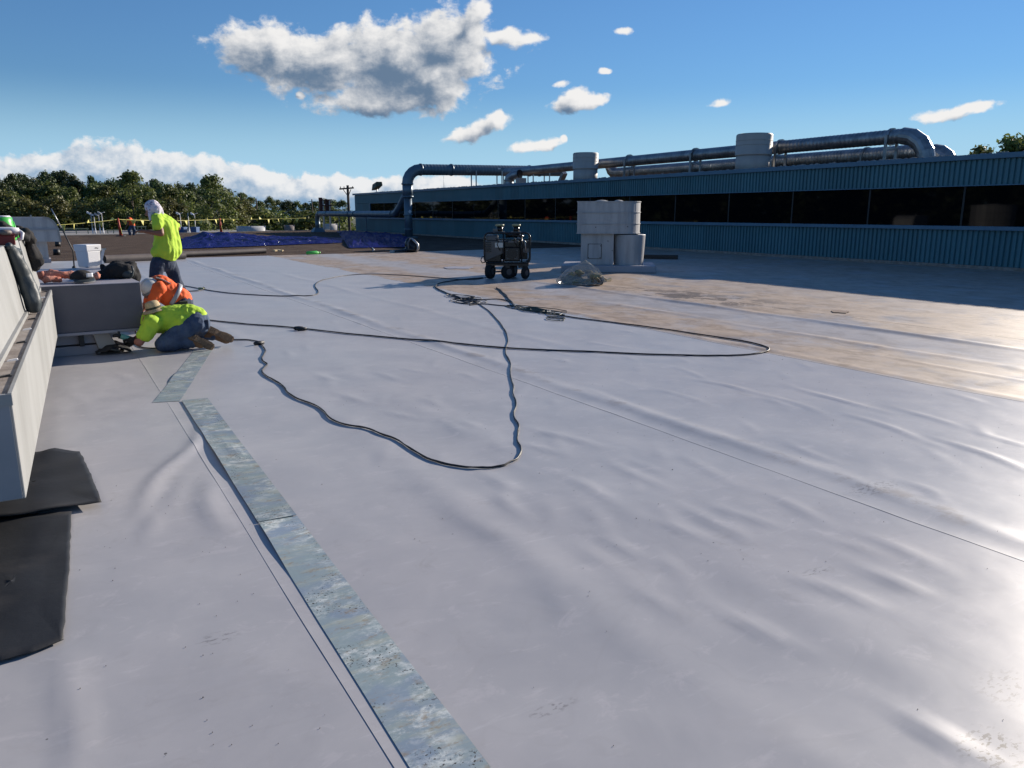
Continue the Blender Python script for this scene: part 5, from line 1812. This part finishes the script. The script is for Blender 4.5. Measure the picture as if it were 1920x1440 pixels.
for a_, dv in ((anL, Vector((-.9, .35, 0))), (anR, Vector((-.8, .45, 0)))):
    dv.normalize()
    f0 = Vector((a_.x, a_.y, .055))
    bt = blob('boot', [('c', a_+Vector((0, 0, .05)), .058, f0, .058), ('c', f0-dv*.03, .05, f0+dv*.16-Vector((0, 0, .012)), .045), ('c', f0+dv*.1-Vector((0, 0, .02)), .045, f0+dv*.18-Vector((0, 0, .02)), .036)], M_BOOT, wk, .012, 2)
    MB().hexa([(f0.x-dv.x*.09-dv.y*.045, f0.y-dv.y*.09+dv.x*.045, 0.004), (f0.x-dv.x*.09+dv.y*.045, f0.y-dv.y*.09-dv.x*.045, .004), (f0.x+dv.x*.21+dv.y*.045, f0.y+dv.y*.21-dv.x*.045, .004), (f0.x+dv.x*.21-dv.y*.045, f0.y+dv.y*.21+dv.x*.045, .004),
               (f0.x-dv.x*.09-dv.y*.045, f0.y-dv.y*.09+dv.x*.045, 0.03), (f0.x-dv.x*.09+dv.y*.045, f0.y-dv.y*.09-dv.x*.045, .03), (f0.x+dv.x*.21+dv.y*.045, f0.y+dv.y*.21-dv.x*.045, .03), (f0.x+dv.x*.21-dv.y*.045, f0.y+dv.y*.21+dv.x*.045, .03)]).build('sole', M_SOLE, bt)
blob('bandana', [('e', hc+Vector((.012, 0, .03)), (.108, .112, .105)), ('c', hc+Vector((.05, -.03, 0)), .085, hc+Vector((.085, .02, -.07)), .075), ('c', hc+Vector((.06, -.05, -.02)), .06, hc+Vector((.03, -.07, -.14)), .04), ('c', hc+Vector((-.03, -.085, .0)), .035, hc+Vector((-.035, -.10, -.15)), .022), ('c', hc+Vector((.07, 0, -.02)), .05, hc+Vector((.13, -.02, -.07)), .02)], M_BANDANA, wk, .010, 2, .010, 18)

# --- orange vest worker, bent over
ro_ = Ref(312, 617)
O_ = lambda px, py, d_=0.0: ro_(px, py, d_)
ow = thing('person', 'person crouching in an orange vest and white hard hat', 'person', ro_.o, ro_.rz, 'roofers at work')
hc = O_(283, 543, -.08)
sh1, sh2 = O_(296, 541, -.16), O_(298, 535, .18)
hp = O_(340, 566, .05)
hp1, hp2 = hp+Vector((0, -.09, 0)), hp+Vector((0, .09, 0))
kn1, kn2 = O_(300, 604, -.12), O_(298, 602, .2)
kn1.z = kn2.z = .075
an1, an2 = O_(352, 610, -.1), O_(352, 606, .22)
an1.z = an2.z = .07
el1, el2 = O_(282, 583, -.24), O_(270, 575, .26)
wr1, wr2 = O_(264, 604, -.2), O_(250, 600, .2)
pr = head_prims(hc, (-.75, 0, -.65))
pr += [('c', hc, .058, (sh1+sh2)/2, .068), ('c', sh1, .06, sh2, .06), ('c', (sh1+sh2)/2, .13, hp, .13), ('c', sh1, .055, el1, .043), ('c', el1, .044, wr1, .029), ('c', sh2, .055, el2, .043), ('c', el2, .044, wr2, .029),
       ('c', hp1, .08, kn1, .055), ('c', kn1, .055, an1, .04), ('c', hp2, .08, kn2, .055), ('c', kn2, .055, an2, .04)]
fingers(pr, wr1, wr1-el1, (0, 1, 0), (-.5, 0, 1), curl=.6)
fingers(pr, wr2, wr2-el2, (0, 1, 0), (-.5, 0, 1), curl=.6)
blob('body', pr, M_SKINPALE, ow, .0115, 3)
vest = blob('vest', [('c', sh1, .10, sh2, .10), ('c', (sh1+sh2)/2+Vector((.02, 0, 0)), .165, O_(318, 551, .0), .175), ('c', O_(318, 551), .175, O_(336, 560, .03), .165), ('c', hc.lerp((sh1+sh2)/2, .7), .07, (sh1+sh2)/2, .11)], M_HIVISO, ow, .013, 3, .016, 7, 5)


def band(path, r, w, mt, parent, name='reflective_tape', n=20, a0=-2.2, a1=2.2):
    """flat tape laid over a torso of radius r around the axis path[0]->path[1], at the first point"""
    p, ax = Vector(path[0]), (Vector(path[1])-Vector(path[0])).normalized()
    x = Vector((0, 0, 1))-ax*ax.z
    x.normalize()
    y = ax.cross(x)
    b = MB()
    b.grid(lambda u, v: p+ax*w*(v-.5)+(x*math.cos(a0+(a1-a0)*u)+y*math.sin(a0+(a1-a0)*u))*r, n, 2)
    return b.build(name, mt, parent, solid=.006)


axv = O_(336, 560, .03)-O_(300, 541)
band((O_(325, 555, .0), O_(325, 555)+axv), .192, .055, M_STRIPE, vest)
b = MB()
for dy in (-.11, .11):
    pts = [O_(294, 538, 0)+Vector((0, dy, .135)), O_(306, 544, 0)+Vector((0, dy, .155)), O_(322, 552, 0)+Vector((0, dy, .155))]
    for q0, q1 in zip(pts[:-1], pts[1:]):
        b.bar(q0, q1, .055, .012)
b.build('shoulder_tape', M_STRIPE, vest)
blob('sleeves', [('c', sh1, .088, sh1.lerp(el1, .7), .07), ('c', sh2, .088, sh2.lerp(el2, .7), .07)], M_HIVISO, ow, .014, 3, .008, 8)
blob('jeans', [('e', hp, (.15, .19, .15)), ('c', hp1, .11, kn1+Vector((0, 0, .02)), .085), ('c', kn1+Vector((0, 0, .015)), .082, an1, .062), ('c', hp2, .11, kn2+Vector((0, 0, .02)), .085), ('c', kn2+Vector((0, 0, .015)), .082, an2, .062)], M_DARKJEANS, ow, .015, 3, .010, 9)
for a_ in (an1, an2):
    blob('boot', [('c', a_, .058, a_+Vector((.09, 0, .0)), .055), ('c', a_+Vector((.09, 0, .0)), .05, a_+Vector((.12, 0, -.03)), .04)], M_BOOT, ow, .012, 2)
tb = MB()
tb.bar(O_(336, 572, -.2), O_(352, 571, -.18), .07, .10)
tb.bar(O_(344, 569, -.19), O_(352, 575, -.17), .05, .07)
tb.build('tool_belt', M_DARKBAND, ow, bevel=.01)
# hard hat: shell tilted to the left and down
hat = empty('hard_hat', hc+Vector((-.005, -.02, .03)), 0, ow)
hat.rotation_euler = (R(18), R(-42), 0)
MB().grid(lambda u, v: (.125*math.cos(2*math.pi*u)*math.cos(v*math.pi/2), .115*math.sin(2*math.pi*u)*math.cos(v*math.pi/2), .125*math.sin(v*math.pi/2)), 28, 12).build('shell', M_HARDHAT, hat)
MB().tube([(0, 0, -.012), (0, 0, .0), (0, 0, .014)], [.145, .142, .126], 28, caps=False).build('brim', M_GREYBAND, hat, solid=.006)
MB().grid(lambda u, v: ((.128)*math.cos(math.pi*u)*1.0, -.02+.04*v, .002+.129*math.sin(math.pi*u)), 20, 3).build('ridge', M_HARDHAT, hat, solid=.006)

# --- kneeling worker in front
ry = Ref(345, 655)
Y_ = lambda px, py, d_=0.0: ry(px, py, d_)
yw = thing('person', 'person kneeling in a lime shirt and straw hat, boots toward the camera', 'person', ry.o, ry.rz, 'roofers at work')
hc = Y_(288, 588, .06)
sh1, sh2 = Y_(286, 606, -.10), Y_(290, 598, .28)
hp = Y_(366, 603, .02)
hp1, hp2 = hp+Vector((0.0, -.10, -.01)), hp+Vector((.0, .11, 0))
kn1, kn2 = Y_(308, 648, -.13), Y_(315, 640, .20)
kn1.z = kn2.z = .085
an1, an2 = Y_(364, 641, -.10), Y_(398, 627, .06)
el1, el2 = Y_(262, 642, -.16), Y_(262, 632, .32)
el1.z, el2.z = max(el1.z, .10), max(el2.z, .1)
wr1, wr2 = Y_(243, 637, -.05), Y_(240, 646, .30)
wr1.z = max(wr1.z, .09)
wr2.z = .05
pr = head_prims(hc, (-.8, .1, -.6))
pr += [('c', hc, .058, (sh1+sh2)/2, .068), ('c', sh1, .06, sh2, .06), ('c', (sh1+sh2)/2, .13, hp, .13), ('c', sh1, .055, el1, .043), ('c', el1, .045, wr1, .030), ('c', sh2, .055, el2, .043), ('c', el2, .045, wr2, .030),
       ('c', hp1, .08, kn1, .055), ('c', kn1, .055, an1, .04), ('c', hp2, .08, kn2, .055), ('c', kn2, .055, an2, .04)]
blob('body', pr, M_SKINPALE, yw, .0115, 3)
blob('shirt', [('c', sh1, .105, sh2, .10), ('c', (sh1+sh2)/2+Vector((.02, 0, 0)), .15, Y_(325, 598, .06), .165), ('c', Y_(325, 598, .06), .165, Y_(356, 598, .03), .155), ('c', Y_(340, 607, -.05), .12, Y_(330, 616, -.06), .09), ('c', Y_(350, 592, .03), .13, Y_(370, 592, .02), .105),
               ('c', sh1, .098, sh1.lerp(el1, .66), .078), ('c', sh2, .095, sh2.lerp(el2, .66), .075), ('c', hc.lerp((sh1+sh2)/2, .7), .07, (sh1+sh2)/2, .11)], M_HIVIS, yw, .012, 2, .020, 7.5, 1)
jn = blob('jeans', [('e', hp+Vector((.02, 0, -.02)), (.145, .185, .155)), ('c', hp1, .115, kn1+Vector((0, 0, .015)), .095), ('c', kn1+Vector((0, 0, .01)), .088, an1, .066), ('c', hp2, .115, kn2+Vector((0, 0, .015)), .092), ('c', kn2+Vector((0, 0, .01)), .088, an2, .066)], M_JEANS, yw, .012, 2, .018, 9, 2)
MB().box(hp.x+.10, hp.x+.14, hp.y-.14, hp.y-.04, hp.z-.08, hp.z+.03).build('back_pocket', M_DARKJEANS, jn, bevel=.008)
for a_, toe in ((Y_(364, 640, -.10), Y_(379, 656, -.13)), (Y_(398, 626, .06), Y_(429, 648, .05))):
    toe.z = max(toe.z, .055)
    dv = (toe-a_).normalized()
    ht = Vector((.40, -.85, .38))
    ht = (ht-dv*ht.dot(dv)).normalized()       # sole normal: up and to the right, toward the viewer
    bt = blob('boot', [('c', a_-Vector((.06, 0, -.01)), .062, a_, .062), ('c', a_, .056, a_+(toe-a_)*.85, .046), ('c', a_+ht*.03, .048, a_+ht*.02+(toe-a_)*.9, .044)], M_BOOT, yw, .012, 2)
    sd_ = dv.cross(ht).normalized()
    out = []
    for f, w2 in ((-.35, .032), (-.25, .042), (.1, .042), (.3, .036), (.62, .05), (.9, .05), (1.08, .034), (1.14, .018)):
        out.append((f, w2))
    poly = [a_+dv*(.21*f)+sd_*w2 for f, w2 in out]+[a_+dv*(.21*f)-sd_*w2 for f, w2 in out[::-1]]
    sl_ = MB().prism([p+ht*.066 for p in poly], ht*.022).build('sole', M_SOLE, bt)
    tr = MB()
    for f in np.linspace(-.25, 1.05, 13):
        if .12 < f < .36:
            continue
        c_ = a_+dv*(.21*f)+ht*.088
        tr.bar(c_-sd_*.038, c_+sd_*.038, .011, .012, up=tuple(ht))
    tr.build('tread', M_SOLE, bt)
# gloves with the heat gun
for wr, el, nm in ((wr1, el1, 0), (wr2, el2, 1)):
    gpn = []
    fingers(gpn, wr-(wr-el).normalized()*.03, wr-el, (0, 1, 0), (-.2, 0, 1), r=.014, ln=.08, curl=.9 if nm == 0 else .4)
    gpn.append(('c', wr-(wr-el).normalized()*.10, .042, wr, .038))
    blob('glove', gpn, M_BLACKCLOTH, yw, .009, 1)
ht_ = empty('straw_hat', hc+Vector((.005, 0, .055)), 0, yw)
ht_.rotation_euler = (0, R(-14), 0)
ht_.scale = (.76, .76, .80)
prof_ = [(.175, -.035), (.15, -.02), (.11, 0), (.108, .03), (.102, .075), (.085, .105), (.05, .115), (.0, .108)]
MB().tube([(0, 0, z) for r_, z in prof_], [max(r_, .001) for r_, z in prof_], 28, caps=False).build('hat_body', M_STRAW, ht_, solid=.005)
MB().tube([(0, 0, .002), (0, 0, .03)], [.1135, .111], 28, caps=False).build('hat_band', M_DARKBAND, ht_, solid=.004)
hg = thing('heat_gun', 'teal hot air welding gun in the dark glove', 'heat gun', Vector(ry.o)+Matrix.Rotation(ry.rz, 3, 'Z') @ wr1, ry.rz)
MB().tube([(.05, 0, -.01), (-.02, 0, .02), (-.085, 0, .045)], [.028, .032, .03], 14).build('housing', M_TEAL, hg)
MB().tube([(-.085, 0, .045), (-.13, 0, .06), (-.165, 0, .055)], [.022, .02, .012], 10).build('nozzle', M_BLACK, hg)
MB().cyl((-.10, 0, .02), (-.10, 0, .10), .012, n=8).build('knob', M_BLACK, hg)
cord('thin black cord of the hot air gun under the lime shirt', [(250, 638), (258, 648), (270, 652), (290, 653), (305, 651)], .007)

# --- far worker beyond the roof edge
rz_ = Ref(246, 441)
Z_ = lambda px, py, d_=0.0: rz_(px, py, d_)
fwk = thing('person', 'small far person bending in an orange vest behind the flag line', 'person', rz_.o, rz_.rz, 'roofers at work')
hc = Z_(240, 409)
sh, hp = Z_(243, 413), Z_(248, 424)
pr = head_prims(hc, (-.8, 0, -.5), .10)+[('c', hc, .06, sh, .07), ('c', sh, .15, hp, .13), ('c', sh+Vector((0, -.18, 0)), .05, Z_(237, 425, -.2), .04), ('c', Z_(237, 425, -.2), .04, Z_(234, 432, -.15), .035),
                                          ('c', hp, .1, Z_(242, 432, -.1), .07), ('c', Z_(242, 432, -.1), .07, Z_(244, 440, -.1), .05), ('c', hp, .1, Z_(252, 433, .1), .07), ('c', Z_(252, 433, .1), .07, Z_(251, 440, .1), .05)]
blob('body', pr, M_SKIN, fwk, .025, 2)
blob('vest', [('c', sh+Vector((0, -.14, 0)), .14, sh+Vector((0, .14, 0)), .14), ('c', sh, .21, Z_(248, 422), .19)], M_HIVISO, fwk, .03, 2)
blob('jeans', [('e', hp, (.19, .2, .18)), ('c', hp, .14, Z_(242, 432, -.1), .11), ('c', Z_(242, 432, -.1), .11, Z_(244, 440, -.1), .09), ('c', hp, .14, Z_(252, 433, .1), .11), ('c', Z_(252, 433, .1), .11, Z_(251, 440, .1), .09)], M_JEANS, fwk, .03, 2)
blob('dark_hair', [('e', hc+Vector((.02, 0, .03)), (.11, .11, .11))], M_BLACKCLOTH, fwk, .025, 1)

fuse_blobs()

# ================================================================== TREES


def tree_meshes(seed, h, crown_w, crown_base, leaf, dens, mt, conic=0.3, n_clump=46):
    r_ = random.Random(seed)
    tb_ = MB()
    tb_.tube([(0, 0, 0), (.1, .05, h*.3), (-.05, .1, h*.6), (0, 0, h*.9)], [.032*h*.5, .026*h*.5, .014*h*.5, .02], 7)
    tips = []
    for k in range(14):
        z0 = h*r_.uniform(crown_base*.9, .8)
        a = r_.uniform(0, 2*math.pi)
        ln_ = crown_w*.45*r_.uniform(.5, 1.0)
        tip = Vector((ln_*math.cos(a), ln_*math.sin(a), z0+h*r_.uniform(.05, .16)))
        tb_.tube([(0, 0, z0), tuple(tip*.5+Vector((0, 0, z0*.5))), tuple(tip)], [.05, .035, .012], 5)
        tips.append(tip)
    me_t = tb_.mesh('trunk', M_BARK)
    V_, F_ = [], []
    for k in range(n_clump):
        f = r_.random()
        z = h*(crown_base+(1-crown_base)*f)
        # width profile of the crown
        pf = math.sin(math.pi*min(1, .16+.84*f)**(.75+conic))**.8
        rad = crown_w*.5*pf*math.sqrt(r_.uniform(.15, 1))
        a = r_.uniform(0, 2*math.pi)
        c = np.array([rad*math.cos(a), rad*math.sin(a), z])
        cr = crown_w*r_.uniform(.10, .19)
        for q in range(dens):
            v = nrs.normal(size=3)
            v /= np.linalg.norm(v)
            p = c+v*cr*np.array([1, 1, .7])*(nrs.rand()**.45)
            n_ = v+nrs.normal(size=3)*.7+np.array([0, 0, .4])
            n_ /= np.linalg.norm(n_)
            x = np.cross(n_, nrs.normal(size=3))
            x /= np.linalg.norm(x)
            y = np.cross(n_, x)
            s_ = leaf*(.55+.9*nrs.rand())
            b_ = len(V_)
            V_ += [p-x*s_, p-y*s_*.6, p+x*s_, p+y*s_*.6]
            F_.append((b_, b_+1, b_+2, b_+3))
    me_c = bpy.data.meshes.new('crown')
    me_c.from_pydata([tuple(v) for v in V_], [], F_)
    me_c.materials.append(mt)
    me_c.update()
    return me_t, me_c


KINDS = {
    'dark': [tree_meshes(s_, 14, 8.0, .12, .21, 115, M_LEAF_DARK, .25, 58) for s_ in (1, 2, 3)],
    'mid': [tree_meshes(s_, 12, 7.0, .10, .18, 110, M_LEAF_MID, .4, 54) for s_ in (4, 5, 6)],
    'yellow': [tree_meshes(s_, 9, 6.0, .08, .16, 95, M_LEAF_YELLOW, .2, 46) for s_ in (7, 8)],
    'shrub': [tree_meshes(s_, 5, 6.0, .05, .2, 50, M_LEAF_MID, .0, 34) for s_ in (10, 11)],
}
WOOD = [tree_meshes(s_, 14, 8.0, .12, .40, 36, M_LEAF_DARK, .25, 50) for s_ in (21, 22)]
BASEH = {'dark': 14, 'mid': 12, 'yellow': 9, 'shrub': 5}
LAB = {'dark': 'dark green tree in the back row of the wood', 'mid': 'mid green leafy tree standing before the dark row', 'yellow': 'yellowish green small tree at the front of wood', 'shrub': 'low bushy shrub growing at the foot of trees'}


def plant(kind, px, dist, top_py, wscale=1.0, label=None, name=None):
    r = ray(px, HZY)
    hh = math.hypot(r[0], r[1])
    x, y = r[0]/hh*dist, r[1]/hh*dist
    ztop = zat(top_py, dist, px)
    s_ = (ztop+6)/(BASEH[kind]*.97)
    mt_, mc = rng.choice(KINDS[kind])
    nm = name or ('shrub' if kind == 'shrub' else kind.replace('mid', 'leafy').replace('yellow', 'young')+'_tree')
    t = thing(nm, label or LAB[kind], 'shrub' if kind == 'shrub' else 'tree', (x, y, -6), rng.uniform(0, 6.28), {'dark': 'dark back row trees', 'mid': 'leafy middle row trees', 'yellow': 'yellowish front trees', 'shrub': 'shrubs by the wood'}[kind] if not label else 'trees around the roof')
    put('trunk', mt_, t)
    put('crown', mc, t)
    t.scale = (s_*wscale, s_*wscale, s_)
    if not label:
        PLANTED[kind].append((px, t))
    return t


PLANTED = {k: [] for k in KINDS}


def skyline(px):
    pts = [(-200, 345), (0, 337), (30, 340), (90, 336), (110, 332), (140, 334), (180, 345), (210, 338), (255, 335), (290, 348), (320, 342), (350, 352), (395, 340), (420, 354), (450, 365), (480, 373), (540, 374), (580, 378), (640, 380)]
    return float(np.interp(px, [p[0] for p in pts], [p[1] for p in pts]))


for px in np.arange(-8, 470, 15):
    plant('dark', px+rng.uniform(-6, 6), rng.uniform(140, 165), skyline(px)+rng.uniform(-6, 16), rng.uniform(.62, 1.0))
for px in np.arange(-5, 470, 36):
    plant('mid', px+rng.uniform(-10, 10), rng.uniform(122, 136), skyline(px)+rng.uniform(8, 32), rng.uniform(.7, 1.1))
for px in (15, 62, 105, 150, 205, 300, 325, 438, 462):
    plant('yellow', px+rng.uniform(-5, 5), rng.uniform(108, 118), rng.uniform(372, 388), rng.uniform(.9, 1.15))
plant('mid', 402, 104, 341, 1.05, 'tall leafy green tree above the second orange stanchion')
plant('mid', 252, 112, 334, 1.1, 'tall leafy tree rising behind the standing worker head')
for px in np.arange(455, 650, 17):
    plant('mid' if rng.random() < .6 else 'dark', px, rng.uniform(215, 270), skyline(px)+rng.uniform(-2, 10), rng.uniform(.9, 1.3))
for px in np.arange(-6, 650, 26):
    plant('shrub', px+rng.uniform(-8, 8), rng.uniform(112, 122), rng.uniform(402, 416), rng.uniform(1.0, 1.5))
plant('mid', 1836, 78, 288, .9, 'small tree top peeking over the factory coping')
plant('mid', 1882, 74, 277, .9, 'broad green tree behind the right end of the factory')
plant('mid', 1930, 72, 278, 1.0, 'taller tree at right frame edge behind the factory')
ORD = ['leftmost', 'second', 'third', 'fourth', 'fifth', 'sixth', 'seventh', 'eighth', 'ninth', 'tenth', 'eleventh', 'twelfth', 'thirteenth', 'fourteenth', 'fifteenth', 'sixteenth', 'seventeenth', 'eighteenth',
       'nineteenth', 'twentieth', 'twenty first', 'twenty second', 'twenty third', 'twenty fourth', 'twenty fifth', 'twenty sixth', 'twenty seventh', 'twenty eighth', 'twenty ninth', 'thirtieth',
       'thirty first', 'thirty second', 'thirty third', 'thirty fourth', 'thirty fifth', 'thirty sixth', 'thirty seventh', 'thirty eighth', 'thirty ninth', 'fortieth']


def number_off(items, text):
    for i_, (px_, t__) in enumerate(sorted(items, key=lambda q_: q_[0])):
        t__['label'] = text % (ORD[i_] if i_ == 0 else ORD[i_]+' from left')


number_off(PLANTED['dark'], '%s of the dark green trees in the back row of the wood')
number_off(PLANTED['mid'], '%s of the leafy mid green trees before the dark row')
number_off(PLANTED['yellow'], '%s of the small yellowish trees at the front of the wood')
number_off(PLANTED['shrub'], '%s of the low shrubs along the foot of the trees')
# wood to the left of the picture (seen as reflections in the factory windows)
V_, F_ = [], []
fm_ = bmesh.new()
for k in range(84):
    az = R(-7.0-1.95*(k % 42))
    D = rng.uniform(95, 120)+28*(k//42)
    mc = rng.choice(WOOD)[1]
    s_ = rng.uniform(.95, 1.25)
    s_ *= .78 if k % 42 < 2 else 1.0
    mtx = Matrix.Translation((math.sin(az)*D, math.cos(az)*D, -6)) @ Matrix.Rotation(rng.uniform(0, 6), 4, 'Z') @ Matrix.Diagonal((s_*1.3, s_*1.3, s_, 1))
    c_ = mc.copy()
    c_.transform(mtx)
    fm_.from_mesh(c_)
    bpy.data.meshes.remove(c_)
me = bpy.data.meshes.new('far_wood')
fm_.to_mesh(me)
fm_.free()
me.materials.append(M_LEAF_DARK)
tag(put('far_wood', me), 'dense wood past the left side of the roof', 'wood', kind='stuff')
# slim bare poles in the wood
for px, tp, D, lb in ((452, 366, 140, 'leftmost slim bare pole, beside the tall leafy tree'), (460, 371, 138, 'slim bare pole just right of the leftmost pole'), (482, 371, 200, 'slim bare pole amid the farther trees'), (586, 372, 210, 'rightmost slim bare pole above the duct elbow')):
    r = ray(px, HZY)
    hh = math.hypot(r[0], r[1])
    zt_ = zat(tp, D)
    t_ = MB().cyl((0, 0, 0), (0, 0, zt_+6), .22, .14, 6)
    t_.bar((-.9, 0, zt_+5.4), (.9, 0, zt_+5.4), .12, .14)
    o_ = t_.build('far_pole', M_WOOD)
    o_.location = (r[0]/hh*D, r[1]/hh*D, -6)
    tag(o_, lb, 'pole', group='far poles in the wood')
